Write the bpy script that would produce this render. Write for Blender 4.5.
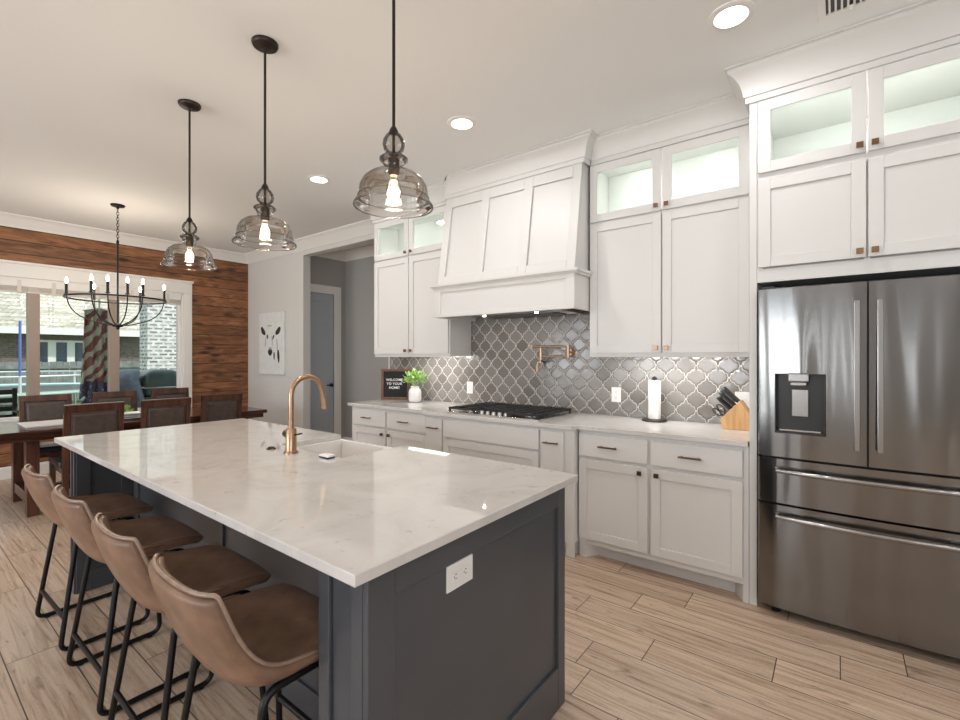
import bpy, bmesh, math, random
from mathutils import Vector, Matrix
for o in list(bpy.data.objects):
    bpy.data.objects.remove(o)
S = bpy.context.scene
COL = S.collection
random.seed(7)
PI = math.pi

# ------------------------------------------------------------------ camera
cd = bpy.data.cameras.new('camera'); cam = bpy.data.objects.new('camera', cd); COL.objects.link(cam)
F_PX = 464.6
cd.sensor_fit = 'HORIZONTAL'; cd.sensor_width = 36.0; cd.lens = 36.0 * F_PX / 960.0
cd.shift_y = -3.5 / 960.0
cd.clip_start = 0.02; cd.clip_end = 300
cam.location = (0, 0, 1.39); cam.rotation_euler = (PI / 2, 0, math.radians(37.62))
S.camera = cam

# ------------------------------------------------------------------ light set-up
W = bpy.data.worlds.new('sky'); S.world = W; W.use_nodes = True
bg = W.node_tree.nodes['Background']
bg.inputs[0].default_value = (0.80, 0.90, 1.0, 1); bg.inputs[1].default_value = 1.45
sd = bpy.data.lights.new('sun', 'SUN'); sun = bpy.data.objects.new('sun', sd); COL.objects.link(sun)
sd.energy = 3.6; sd.angle = math.radians(3); sd.color = (1, 0.96, 0.9)
sun.rotation_euler = Vector((-1.0, -0.75, -1.35)).to_track_quat('-Z', 'Y').to_euler()
sun.location = (6, 6, 12)

def area(name, loc, direction, sx, sy, power, color=(1, 1, 1), shape='RECTANGLE', spread=180):
    d = bpy.data.lights.new(name, 'AREA'); d.shape = shape; d.size = sx; d.size_y = sy
    d.energy = power; d.color = color; d.spread = math.radians(spread)
    o = bpy.data.objects.new(name, d); COL.objects.link(o); o.location = loc
    o.rotation_euler = Vector(direction).to_track_quat('-Z', 'Y').to_euler()
    return o

# added fill lamps outside unseen living-room windows, tilted up to brighten the ceiling
WIN_BACK = [(-6.6, -5.0), (-4.5, -2.9), (-2.5, -1.3), (-0.71, -0.61), (-0.25, -0.17), (1.50, 1.60)]  # wide openings added for fill light; narrow ones are sidelights mirrored by the refrigerator
for a, b in WIN_BACK:
    area('daylight fill', ((a + b) / 2, -4.62, 1.5), (0, 1, .95), max(b - a - .1, .7 * (b - a)), 1.9, 54 * (b - a), (0.88, 0.945, 1.0))
area('daylight fill', (3.12, -1.9, 1.5), (-1, 0, .95), 2.3, 1.9, 85, (0.88, 0.945, 1.0))  # added lamp at an unseen right window, lights the island end
CANS = [(-0.40, 2.46), (-2.054, 2.46), (-3.729, 2.446), (1.3, 2.46), (1.6, 0.2), (1.6, -2.0), (-0.6, -2.2), (-2.8, -2.2), (-5.0, -2.2), (-6.0, -.6)]  # first three in view; the rest added out of view for fill light
CAN_POWER = 7.0
VS = S.view_settings
VS.view_transform = 'Standard'; VS.look = 'None'; VS.exposure = -0.03; VS.gamma = 1.0
try: VS.use_curve_mapping = False
except Exception: pass
S.cycles.max_bounces = 10; S.cycles.diffuse_bounces = 5; S.cycles.glossy_bounces = 8
S.cycles.transparent_max_bounces = 24; S.cycles.transmission_bounces = 8
S.cycles.sample_clamp_indirect = 6.0
S.cycles.caustics_reflective = False; S.cycles.caustics_refractive = False
try: S.cycles.use_denoising = True
except Exception: pass

# ------------------------------------------------------------------ geometry helpers
class B:
    """Collects shapes; build() links them as ONE mesh object."""
    def __init__(s): s.bm = bmesh.new()
    def face(s, vs):
        try: return s.bm.faces.new(vs)
        except ValueError: return None
    def box(s, x0, x1, y0, y1, z0, z1, M=None):
        c = [Vector((x, y, z)) for z in (z0, z1) for y in (y0, y1) for x in (x0, x1)]
        if M is not None: c = [M @ v for v in c]
        v = [s.bm.verts.new(p) for p in c]
        for f in ((0, 2, 3, 1), (4, 5, 7, 6), (0, 1, 5, 4), (2, 6, 7, 3), (0, 4, 6, 2), (1, 3, 7, 5)):
            s.face([v[i] for i in f])
        return s
    def prism(s, poly, axis, a0, a1, M=None):
        def P(p, a):
            v = Vector((a, p[0], p[1])) if axis == 'x' else Vector((p[0], a, p[1])) if axis == 'y' else Vector((p[0], p[1], a))
            return M @ v if M is not None else v
        v0 = [s.bm.verts.new(P(p, a0)) for p in poly]; v1 = [s.bm.verts.new(P(p, a1)) for p in poly]
        n = len(poly)
        s.face(v0[::-1]); s.face(v1)
        for i in range(n): s.face([v0[i], v0[(i + 1) % n], v1[(i + 1) % n], v1[i]])
        return s
    def loft(s, q0, q1):
        v0 = [s.bm.verts.new(p) for p in q0]; v1 = [s.bm.verts.new(p) for p in q1]; n = len(q0)
        s.face(v0[::-1]); s.face(v1)
        for i in range(n): s.face([v0[i], v0[(i + 1) % n], v1[(i + 1) % n], v1[i]])
        return s
    def cyl(s, p0, p1, r0, r1=None, seg=16):
        r1 = r0 if r1 is None else r1
        return s.tube([p0, p1], [r0, r1], seg)
    def tube(s, pts, r, seg=10, closed=False):
        pts = [Vector(p) for p in pts]; n = len(pts)
        rr = r if isinstance(r, (list, tuple)) else [r] * n
        rings = []; u = None
        for i in range(n):
            if closed: t = (pts[(i + 1) % n] - pts[i - 1]).normalized()
            else: t = (pts[min(i + 1, n - 1)] - pts[max(i - 1, 0)]).normalized()
            if u is None:
                u = t.cross(Vector((0, 0, 1)))
                if u.length < 1e-3: u = t.cross(Vector((1, 0, 0)))
            u = (u - t * u.dot(t)).normalized(); w = t.cross(u)
            rings.append([s.bm.verts.new(pts[i] + (u * math.cos(2 * PI * k / seg) + w * math.sin(2 * PI * k / seg)) * rr[i]) for k in range(seg)])
        m = n if closed else n - 1
        for i in range(m):
            a, b = rings[i], rings[(i + 1) % n]
            for k in range(seg): s.face([a[k], a[(k + 1) % seg], b[(k + 1) % seg], b[k]])
        if not closed: s.face(rings[0][::-1]); s.face(rings[-1])
        return s
    def lathe(s, c, prof, seg=32, M=None, cap=True):
        c = Vector(c); rings = []
        for r, z in prof:
            rings.append([s.bm.verts.new((M @ Vector((r * math.cos(2 * PI * k / seg), r * math.sin(2 * PI * k / seg), z)) if M is not None else Vector((r * math.cos(2 * PI * k / seg), r * math.sin(2 * PI * k / seg), z))) + c) for k in range(seg)])
        for a, b in zip(rings, rings[1:]):
            for k in range(seg): s.face([a[k], a[(k + 1) % seg], b[(k + 1) % seg], b[k]])
        if cap: s.face(rings[0][::-1]); s.face(rings[-1])
        return s
    def sphere(s, c, r, sx=1, sy=1, sz=1, seg=16, M=None):
        prof = [(max(1e-4, r * math.sin(PI * i / 10)), -r * math.cos(PI * i / 10)) for i in range(11)]
        m = Matrix.Diagonal((sx, sy, sz)).to_4x4()
        if M is not None: m = M @ m
        return s.lathe(c, prof, seg, m)
    def sweep(s, path, prof):
        """Closed profile (offset to the right of travel, z) along a flat path with mitred corners."""
        P = [Vector((p[0], p[1])) for p in path]; n = len(P); rings = []
        for i in range(n):
            d0 = (P[i] - P[i - 1]).normalized() if i else None
            d1 = (P[i + 1] - P[i]).normalized() if i < n - 1 else None
            nrm = [Vector((d.y, -d.x)) for d in (d0, d1) if d is not None]
            if len(nrm) == 1: m = nrm[0]
            else:
                m = nrm[0] + nrm[1]; m = m / max(0.2, m.dot(nrm[0]))
            rings.append([s.bm.verts.new((P[i].x + m.x * o, P[i].y + m.y * o, z)) for o, z in prof])
        k = len(prof)
        for a, b in zip(rings, rings[1:]):
            for j in range(k): s.face([a[j], a[(j + 1) % k], b[(j + 1) % k], b[j]])
        s.face(rings[0][::-1]); s.face(rings[-1])
        return s
    def build(s, name, mat, parent=None, smooth=False, bevel=0, base=None, seg=2):
        off = Vector(parent['_w']) if parent is not None else base
        bmesh.ops.recalc_face_normals(s.bm, faces=s.bm.faces)
        if off is None:
            xs = [v.co for v in s.bm.verts]
            lo = [min(p[i] for p in xs) for i in range(3)]; hi = [max(p[i] for p in xs) for i in range(3)]
            off = Vector(((lo[0] + hi[0]) / 2, (lo[1] + hi[1]) / 2, lo[2]))
        off = Vector(off)
        bmesh.ops.translate(s.bm, verts=s.bm.verts, vec=-off)
        me = bpy.data.meshes.new(name); s.bm.to_mesh(me); s.bm.free()
        me.materials.append(mat)
        if smooth:
            for p in me.polygons: p.use_smooth = True
            if smooth != 'all':
                try: me.set_sharp_from_angle(angle=math.radians(38))
                except Exception: pass
        o = bpy.data.objects.new(name, me); COL.objects.link(o)
        if parent is not None: o.parent = parent
        else: o.location = off
        o['_w'] = list(off)
        if bevel:
            md = o.modifiers.new('edge', 'BEVEL'); md.width = bevel; md.segments = seg; md.limit_method = 'ANGLE'
        return o

def thing(name, label, cat, loc=(0, 0, 0), group=None):
    o = bpy.data.objects.new(name, None); COL.objects.link(o); o.location = loc; o['_w'] = list(loc)
    o.empty_display_size = 0.1
    return tag(o, label, cat, group)
def tag(o, label, cat, group=None):
    o['label'] = label; o['category'] = cat
    if group: o['group'] = group
    return o
def struct(o, label=None):
    o['kind'] = 'structure'
    if label: o['label'] = label
    return o
def dup(root, loc, rotz=0.0, label=None):
    r = root.copy(); COL.objects.link(r); r.location = loc; r.rotation_euler = (0, 0, rotz)
    if label: r['label'] = label
    for ch in list(root.children):
        c = ch.copy(); COL.objects.link(c); c.parent = r
        for g in list(ch.children):
            d = g.copy(); COL.objects.link(d); d.parent = c
    return r
def arc(c, r, a0, a1, n, plane='xz'):
    out = []
    for i in range(n + 1):
        a = a0 + (a1 - a0) * i / n
        u, v = r * math.cos(a), r * math.sin(a)
        out.append((c[0] + u, c[1], c[2] + v) if plane == 'xz' else (c[0], c[1] + u, c[2] + v) if plane == 'yz' else (c[0] + u, c[1] + v, c[2]))
    return out
def rounded(pts, r, n=5):
    """Closed polyline of 3D points with rounded corners."""
    P = [Vector(p) for p in pts]; out = []
    for i in range(len(P)):
        a, b, c = P[i - 1], P[i], P[(i + 1) % len(P)]
        d0 = (a - b).normalized(); d1 = (c - b).normalized()
        p0 = b + d0 * r; p1 = b + d1 * r
        for k in range(n + 1):
            t = k / n; out.append((1 - t) ** 2 * p0 + 2 * t * (1 - t) * b + t * t * p1)
    return out

# ------------------------------------------------------------------ material helpers
def base_mat(name):
    m = bpy.data.materials.new(name); m.use_nodes = True
    nt = m.node_tree; return m, nt, nt.nodes['Principled BSDF']
def N(nt, t, **kw):
    n = nt.nodes.new(t)
    for k, v in kw.items(): setattr(n, k, v)
    return n
def L(nt, a, b): nt.links.new(a, b)
def setp(p, **kw):
    for k, v in kw.items():
        k = k.replace('_', ' ')
        if k in p.inputs: p.inputs[k].default_value = v
def plain(name, col, rough=0.5, metal=0.0, noise=0.0, nscale=20, bump=0.0, bscale=200, **kw):
    m, nt, p = base_mat(name)
    setp(p, Base_Color=(*col, 1), Roughness=rough, Metallic=metal, **kw)
    tc = N(nt, 'ShaderNodeTexCoord')
    if noise:
        n = N(nt, 'ShaderNodeTexNoise'); n.inputs['Scale'].default_value = nscale; n.inputs['Detail'].default_value = 5
        L(nt, tc.outputs['Object'], n.inputs['Vector'])
        r = N(nt, 'ShaderNodeMapRange'); r.inputs[1].default_value = .3; r.inputs[2].default_value = .7
        r.inputs[3].default_value = 1 - noise; r.inputs[4].default_value = 1 + noise
        L(nt, n.outputs['Fac'], r.inputs[0])
        mx = N(nt, 'ShaderNodeVectorMath', operation='SCALE'); mx.inputs[0].default_value = col
        L(nt, r.outputs[0], mx.inputs['Scale']); L(nt, mx.outputs[0], p.inputs['Base Color'])
    if bump:
        n = N(nt, 'ShaderNodeTexNoise'); n.inputs['Scale'].default_value = bscale; n.inputs['Detail'].default_value = 3
        L(nt, tc.outputs['Object'], n.inputs['Vector'])
        b = N(nt, 'ShaderNodeBump'); b.inputs['Strength'].default_value = bump; b.inputs['Distance'].default_value = 0.002
        L(nt, n.outputs['Fac'], b.inputs['Height']); L(nt, b.outputs[0], p.inputs['Normal'])
    return m
def emit(name, col, strength):
    m, nt, p = base_mat(name)
    setp(p, Base_Color=(*col, 1)); p.inputs['Emission Color'].default_value = (*col, 1); p.inputs['Emission Strength'].default_value = strength
    return m
def thin_glass(name, tint, refl=1.0, rough=0.0, ior=1.5):
    m = bpy.data.materials.new(name); m.use_nodes = True; nt = m.node_tree; nt.nodes.clear()
    out = N(nt, 'ShaderNodeOutputMaterial'); tr = N(nt, 'ShaderNodeBsdfTransparent'); gl = N(nt, 'ShaderNodeBsdfGlossy')
    tr.inputs[0].default_value = (*tint, 1); gl.inputs['Roughness'].default_value = rough
    fr = N(nt, 'ShaderNodeFresnel'); fr.inputs[0].default_value = ior
    mm = N(nt, 'ShaderNodeMath', operation='MULTIPLY'); mm.inputs[1].default_value = refl; mm.use_clamp = True
    mix = N(nt, 'ShaderNodeMixShader')
    L(nt, fr.outputs[0], mm.inputs[0]); L(nt, mm.outputs[0], mix.inputs[0]); L(nt, tr.outputs[0], mix.inputs[1]); L(nt, gl.outputs[0], mix.inputs[2])
    L(nt, mix.outputs[0], out.inputs[0]); return m
class MX:
    """Little expression builder over Math nodes."""
    def __init__(s, nt): s.nt = nt
    def op(s, o, a, b=None, c=None):
        n = s.nt.nodes.new('ShaderNodeMath'); n.operation = o
        for i, v in enumerate((a, b, c)):
            if v is None: continue
            if isinstance(v, (int, float)): n.inputs[i].default_value = v
            else: s.nt.links.new(v, n.inputs[i])
        return n.outputs[0]
def ramp(nt, fac, stops):
    r = N(nt, 'ShaderNodeValToRGB'); e = r.color_ramp.elements
    while len(e) < len(stops): e.new(0.5)
    for i, (p, c) in enumerate(stops): e[i].position = p; e[i].color = (*c, 1)
    L(nt, fac, r.inputs[0]); return r.outputs[0]

def wood(name, c0, c1, rough=0.4, axis='y', scale=6, stretch=12, spec=0.5):
    m, nt, p = base_mat(name); setp(p, Roughness=rough)
    tc = N(nt, 'ShaderNodeTexCoord'); mp = N(nt, 'ShaderNodeMapping')
    sc = [scale * 3.0] * 3; sc['xyz'.index(axis)] = scale * 3.0 / stretch; mp.inputs['Scale'].default_value = sc
    L(nt, tc.outputs['Object'], mp.inputs[0])
    n = N(nt, 'ShaderNodeTexNoise'); n.inputs['Scale'].default_value = 1.6; n.inputs['Detail'].default_value = 8; n.inputs['Distortion'].default_value = .8
    L(nt, mp.outputs[0], n.inputs['Vector'])
    L(nt, ramp(nt, n.outputs['Fac'], [(0.3, c0), (0.72, c1)]), p.inputs['Base Color'])
    b = N(nt, 'ShaderNodeBump'); b.inputs['Strength'].default_value = .15; b.inputs['Distance'].default_value = .002
    L(nt, n.outputs['Fac'], b.inputs['Height']); L(nt, b.outputs[0], p.inputs['Normal'])
    return m

def floor_mat():
    m, nt, p = base_mat('wood look floor tile'); x = MX(nt)
    g = N(nt, 'ShaderNodeNewGeometry'); sp = N(nt, 'ShaderNodeSeparateXYZ'); L(nt, g.outputs['Position'], sp.inputs[0])
    PW, PL = 0.198, 0.914
    v = x.op('DIVIDE', x.op('SUBTRACT', sp.outputs[1], 0.55), PW); row = x.op('FLOOR', v); fv = x.op('FRACT', v)
    jo = x.op('MULTIPLY_ADD', x.op('SUBTRACT', row, 11), 0.232, 0.24)
    for cmp_, k, dj in (('LESS_THAN', 8.5, -.257), ('LESS_THAN', 6.5, .307), ('LESS_THAN', 5.5, -.48), ('GREATER_THAN', 11.5, .231)):
        jo = x.op('MULTIPLY_ADD', x.op(cmp_, row, k), dj, jo)
    u = x.op('DIVIDE', x.op('SUBTRACT', sp.outputs[0], jo), PL)
    pl = x.op('FLOOR', u); fu = x.op('FRACT', u)
    dv = x.op('MULTIPLY', x.op('MINIMUM', fv, x.op('SUBTRACT', 1.0, fv)), PW)
    du = x.op('MULTIPLY', x.op('MINIMUM', fu, x.op('SUBTRACT', 1.0, fu)), PL)
    d = x.op('MINIMUM', dv, du)
    grout = N(nt, 'ShaderNodeMapRange'); grout.inputs[1].default_value = 0.0013; grout.inputs[2].default_value = 0.0028
    L(nt, d, grout.inputs[0])
    cid = N(nt, 'ShaderNodeCombineXYZ'); L(nt, pl, cid.inputs[0]); L(nt, row, cid.inputs[1])
    wn = N(nt, 'ShaderNodeTexWhiteNoise'); wn.noise_dimensions = '3D'; L(nt, cid.outputs[0], wn.inputs['Vector'])
    ws = N(nt, 'ShaderNodeSeparateXYZ'); L(nt, wn.outputs['Color'], ws.inputs[0])
    co = N(nt, 'ShaderNodeCombineXYZ')
    L(nt, x.op('MULTIPLY_ADD', ws.outputs[0], 37.0, x.op('MULTIPLY', sp.outputs[0], 1.1)), co.inputs[0])
    L(nt, x.op('MULTIPLY_ADD', ws.outputs[1], 53.0, x.op('MULTIPLY', sp.outputs[1], 22.0)), co.inputs[1])
    L(nt, x.op('MULTIPLY', ws.outputs[2], 20.0), co.inputs[2])
    n = N(nt, 'ShaderNodeTexNoise'); n.inputs['Scale'].default_value = 1.5; n.inputs['Detail'].default_value = 7; n.inputs['Distortion'].default_value = 1.2; n.inputs['Roughness'].default_value = .6
    L(nt, co.outputs[0], n.inputs['Vector'])
    c1 = ramp(nt, n.outputs['Fac'], [(0.28, (0.210, 0.125, 0.075)), (0.40, (0.420, 0.295, 0.205)), (0.52, (0.530, 0.395, 0.290)), (0.72, (0.630, 0.495, 0.385))])
    co2 = N(nt, 'ShaderNodeCombineXYZ')
    L(nt, x.op('MULTIPLY_ADD', ws.outputs[1], 41.0, x.op('MULTIPLY', sp.outputs[0], 3.2)), co2.inputs[0])
    L(nt, x.op('MULTIPLY_ADD', ws.outputs[2], 23.0, x.op('MULTIPLY', sp.outputs[1], 16.0)), co2.inputs[1])
    n2 = N(nt, 'ShaderNodeTexNoise'); n2.inputs['Scale'].default_value = 1.0; n2.inputs['Detail'].default_value = 4; n2.inputs['Distortion'].default_value = 2.2; L(nt, co2.outputs[0], n2.inputs['Vector'])
    kn = N(nt, 'ShaderNodeMapRange'); kn.inputs[1].default_value = 0.60; kn.inputs[2].default_value = 0.74; kn.inputs[3].default_value = 1.0; kn.inputs[4].default_value = 0.50; L(nt, n2.outputs['Fac'], kn.inputs[0])
    n3 = N(nt, 'ShaderNodeTexNoise'); n3.inputs['Scale'].default_value = 90; n3.inputs['Detail'].default_value = 3; L(nt, g.outputs['Position'], n3.inputs['Vector'])
    fine = x.op('MULTIPLY_ADD', n3.outputs['Fac'], 0.34, 0.83)
    br = x.op('MULTIPLY', x.op('MULTIPLY', kn.outputs[0], fine), x.op('MULTIPLY_ADD', ws.outputs[2], 0.18, 0.97))
    sc = N(nt, 'ShaderNodeVectorMath', operation='SCALE'); L(nt, c1, sc.inputs[0]); L(nt, br, sc.inputs['Scale'])
    mix = N(nt, 'ShaderNodeMix', data_type='RGBA'); mix.inputs['A'].default_value = (0.055, 0.042, 0.034, 1)
    L(nt, grout.outputs[0], mix.inputs['Factor']); L(nt, sc.outputs[0], mix.inputs['B'])
    L(nt, mix.outputs['Result'], p.inputs['Base Color'])
    setp(p, Roughness=0.36)
    bh = x.op('MULTIPLY_ADD', n.outputs['Fac'], 0.15, grout.outputs[0])
    b = N(nt, 'ShaderNodeBump'); b.inputs['Strength'].default_value = .5; b.inputs['Distance'].default_value = .0015
    L(nt, bh, b.inputs['Height']); L(nt, b.outputs[0], p.inputs['Normal'])
    return m

def cedar_mat():
    m, nt, p = base_mat('stained cedar boards'); x = MX(nt)
    g = N(nt, 'ShaderNodeNewGeometry'); sp = N(nt, 'ShaderNodeSeparateXYZ'); L(nt, g.outputs['Position'], sp.inputs[0])
    H = 0.143
    v = x.op('DIVIDE', sp.outputs[2], H); row = x.op('FLOOR', v); fv = x.op('FRACT', v)
    d = x.op('MULTIPLY', x.op('MINIMUM', fv, x.op('SUBTRACT', 1.0, fv)), H)
    gr = N(nt, 'ShaderNodeMapRange'); gr.inputs[1].default_value = 0.002; gr.inputs[2].default_value = 0.006; L(nt, d, gr.inputs[0])
    wn = N(nt, 'ShaderNodeTexWhiteNoise'); wn.noise_dimensions = '1D'; L(nt, row, wn.inputs['W'])
    ws = N(nt, 'ShaderNodeSeparateXYZ'); L(nt, wn.outputs['Color'], ws.inputs[0])
    co = N(nt, 'ShaderNodeCombineXYZ')
    L(nt, x.op('MULTIPLY_ADD', ws.outputs[0], 31.0, x.op('MULTIPLY', sp.outputs[1], 1.5)), co.inputs[0])
    L(nt, x.op('MULTIPLY_ADD', ws.outputs[1], 17.0, x.op('MULTIPLY', sp.outputs[2], 9.0)), co.inputs[1])
    n = N(nt, 'ShaderNodeTexNoise'); n.inputs['Scale'].default_value = 1.5; n.inputs['Detail'].default_value = 8; n.inputs['Distortion'].default_value = 1.6; n.inputs['Roughness'].default_value = .65
    L(nt, co.outputs[0], n.inputs['Vector'])
    c1 = ramp(nt, n.outputs['Fac'], [(0.25, (0.045, 0.017, 0.008)), (0.42, (0.165, 0.066, 0.028)), (0.56, (0.27, 0.115, 0.048)), (0.76, (0.43, 0.22, 0.105))])
    k = N(nt, 'ShaderNodeCombineXYZ')
    L(nt, x.op('MULTIPLY_ADD', ws.outputs[2], 9.0, x.op('MULTIPLY', sp.outputs[1], 2.6)), k.inputs[0]); L(nt, x.op('MULTIPLY', sp.outputs[2], 7.0), k.inputs[1])
    vo = N(nt, 'ShaderNodeTexVoronoi'); vo.inputs['Scale'].default_value = 1.0; L(nt, k.outputs[0], vo.inputs['Vector'])
    kn = N(nt, 'ShaderNodeMapRange'); kn.inputs[1].default_value = 0.08; kn.inputs[2].default_value = 0.27; L(nt, vo.outputs['Distance'], kn.inputs[0])
    mk = N(nt, 'ShaderNodeMix', data_type='RGBA'); mk.inputs['A'].default_value = (0.035, 0.014, 0.007, 1)
    L(nt, kn.outputs[0], mk.inputs['Factor']); L(nt, c1, mk.inputs['B'])
    sc = N(nt, 'ShaderNodeVectorMath', operation='SCALE'); L(nt, mk.outputs['Result'], sc.inputs[0]); L(nt, x.op('MULTIPLY_ADD', ws.outputs[1], 0.55, 0.75), sc.inputs['Scale'])
    mg = N(nt, 'ShaderNodeMix', data_type='RGBA'); mg.inputs['A'].default_value = (0.012, 0.006, 0.004, 1)
    L(nt, gr.outputs[0], mg.inputs['Factor']); L(nt, sc.outputs[0], mg.inputs['B']); L(nt, mg.outputs['Result'], p.inputs['Base Color'])
    setp(p, Roughness=0.42)
    b = N(nt, 'ShaderNodeBump'); b.inputs['Strength'].default_value = .6; b.inputs['Distance'].default_value = .004
    L(nt, x.op('MULTIPLY_ADD', n.outputs['Fac'], 0.2, gr.outputs[0]), b.inputs['Height']); L(nt, b.outputs[0], p.inputs['Normal'])
    return m

def arabesque_mat():
    m, nt, p = base_mat('arabesque tile'); x = MX(nt)
    g = N(nt, 'ShaderNodeNewGeometry'); sp = N(nt, 'ShaderNodeSeparateXYZ'); L(nt, g.outputs['Position'], sp.inputs[0])
    PX, PZ = 0.141, 0.164
    a = x.op('DIVIDE', x.op('ADD', sp.outputs[0], 0.035), PX); c = x.op('DIVIDE', x.op('SUBTRACT', sp.outputs[2], 0.915), PZ)
    u = x.op('ADD', a, c); v = x.op('SUBTRACT', a, c)
    def wob(q): return x.op('MULTIPLY_ADD', x.op('SINE', x.op('MULTIPLY', q, 2 * PI)), 0.040, x.op('MULTIPLY', x.op('SINE', x.op('MULTIPLY', q, 6 * PI)), -0.028))
    uu = x.op('ADD', u, wob(v)); vv = x.op('ADD', v, wob(u))
    iu = x.op('FLOOR', uu); iv = x.op('FLOOR', vv); fu = x.op('FRACT', uu); fv = x.op('FRACT', vv)
    du = x.op('MINIMUM', fu, x.op('SUBTRACT', 1.0, fu)); dv = x.op('MINIMUM', fv, x.op('SUBTRACT', 1.0, fv))
    d = x.op('MINIMUM', du, dv)
    gr = N(nt, 'ShaderNodeMapRange'); gr.inputs[1].default_value = 0.010; gr.inputs[2].default_value = 0.025; L(nt, d, gr.inputs[0])
    pil = N(nt, 'ShaderNodeMapRange'); pil.inputs[1].default_value = 0.02; pil.inputs[2].default_value = 0.15; pil.interpolation_type = 'SMOOTHSTEP'; L(nt, d, pil.inputs[0])
    cid = N(nt, 'ShaderNodeCombineXYZ'); L(nt, iu, cid.inputs[0]); L(nt, iv, cid.inputs[1])
    wn = N(nt, 'ShaderNodeTexWhiteNoise'); L(nt, cid.outputs[0], wn.inputs['Vector'])
    ws = N(nt, 'ShaderNodeSeparateXYZ'); L(nt, wn.outputs['Color'], ws.inputs[0])
    tcol = ramp(nt, ws.outputs[0], [(0.0, (0.155, 0.138, 0.124)), (0.5, (0.195, 0.177, 0.162)), (1.0, (0.235, 0.219, 0.203))])
    mg = N(nt, 'ShaderNodeMix', data_type='RGBA'); mg.inputs['A'].default_value = (0.66, 0.63, 0.58, 1)
    L(nt, gr.outputs[0], mg.inputs['Factor']); L(nt, tcol, mg.inputs['B']); L(nt, mg.outputs['Result'], p.inputs['Base Color'])
    L(nt, x.op('SUBTRACT', 0.62, x.op('MULTIPLY', gr.outputs[0], 0.50)), p.inputs['Roughness'])
    n = N(nt, 'ShaderNodeTexNoise'); n.inputs['Scale'].default_value = 22; n.inputs['Detail'].default_value = 2; L(nt, g.outputs['Position'], n.inputs['Vector'])
    tilt = x.op('MULTIPLY', x.op('ADD', x.op('MULTIPLY', x.op('SUBTRACT', ws.outputs[1], .5), fu), x.op('MULTIPLY', x.op('SUBTRACT', ws.outputs[2], .5), fv)), 0.8)
    h = x.op('ADD', x.op('MULTIPLY_ADD', n.outputs['Fac'], 0.55, pil.outputs[0]), tilt)
    b = N(nt, 'ShaderNodeBump'); b.inputs['Strength'].default_value = .7; b.inputs['Distance'].default_value = .003
    L(nt, h, b.inputs['Height']); L(nt, b.outputs[0], p.inputs['Normal'])
    return m

def quartz_mat():
    m, nt, p = base_mat('pale quartz'); tc = N(nt, 'ShaderNodeNewGeometry')
    n = N(nt, 'ShaderNodeTexNoise'); n.inputs['Scale'].default_value = 3.2; n.inputs['Detail'].default_value = 9; n.inputs['Distortion'].default_value = 1.8; n.inputs['Roughness'].default_value = .62
    L(nt, tc.outputs['Position'], n.inputs['Vector'])
    n2 = N(nt, 'ShaderNodeTexNoise'); n2.inputs['Scale'].default_value = 28; n2.inputs['Detail'].default_value = 4; L(nt, tc.outputs['Position'], n2.inputs['Vector'])
    c = ramp(nt, n.outputs['Fac'], [(0.30, (0.55, 0.52, 0.495)), (0.46, (0.61, 0.585, 0.565)), (0.60, (0.64, 0.615, 0.595)), (0.8, (0.68, 0.66, 0.645))])
    f = ramp(nt, n2.outputs['Fac'], [(0.26, (0.80, 0.77, 0.74)), (0.36, (1, 1, 1)), (1.0, (1, 1, 1))])
    mx = N(nt, 'ShaderNodeMix', data_type='RGBA', blend_type='MULTIPLY'); mx.inputs['Factor'].default_value = 1
    L(nt, c, mx.inputs['A']); L(nt, f, mx.inputs['B']); L(nt, mx.outputs['Result'], p.inputs['Base Color'])
    setp(p, Roughness=0.035, IOR=1.6); return m

def steel_mat():
    m, nt, p = base_mat('brushed stainless steel'); g = N(nt, 'ShaderNodeNewGeometry')
    mp = N(nt, 'ShaderNodeMapping'); mp.inputs['Scale'].default_value = (3, 3, 420); L(nt, g.outputs['Position'], mp.inputs[0])
    n = N(nt, 'ShaderNodeTexNoise'); n.inputs['Scale'].default_value = 1; n.inputs['Detail'].default_value = 3; L(nt, mp.outputs[0], n.inputs['Vector'])
    mp2 = N(nt, 'ShaderNodeMapping'); mp2.inputs['Scale'].default_value = (5.5, 1, 0.5); L(nt, g.outputs['Position'], mp2.inputs[0])
    n2 = N(nt, 'ShaderNodeTexNoise'); n2.inputs['Scale'].default_value = 1; n2.inputs['Detail'].default_value = 1; L(nt, mp2.outputs[0], n2.inputs['Vector'])
    setp(p, Base_Color=(0.225, 0.218, 0.212, 1), Metallic=1.0, Roughness=0.14, Anisotropic=0.75, Anisotropic_Rotation=0.25)
    b2 = N(nt, 'ShaderNodeBump'); b2.inputs['Strength'].default_value = .5; b2.inputs['Distance'].default_value = .03; L(nt, n2.outputs['Fac'], b2.inputs['Height'])
    b = N(nt, 'ShaderNodeBump'); b.inputs['Strength'].default_value = .10; b.inputs['Distance'].default_value = .0006
    L(nt, n.outputs['Fac'], b.inputs['Height']); L(nt, b2.outputs[0], b.inputs['Normal']); L(nt, b.outputs[0], p.inputs['Normal'])
    return m

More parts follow.
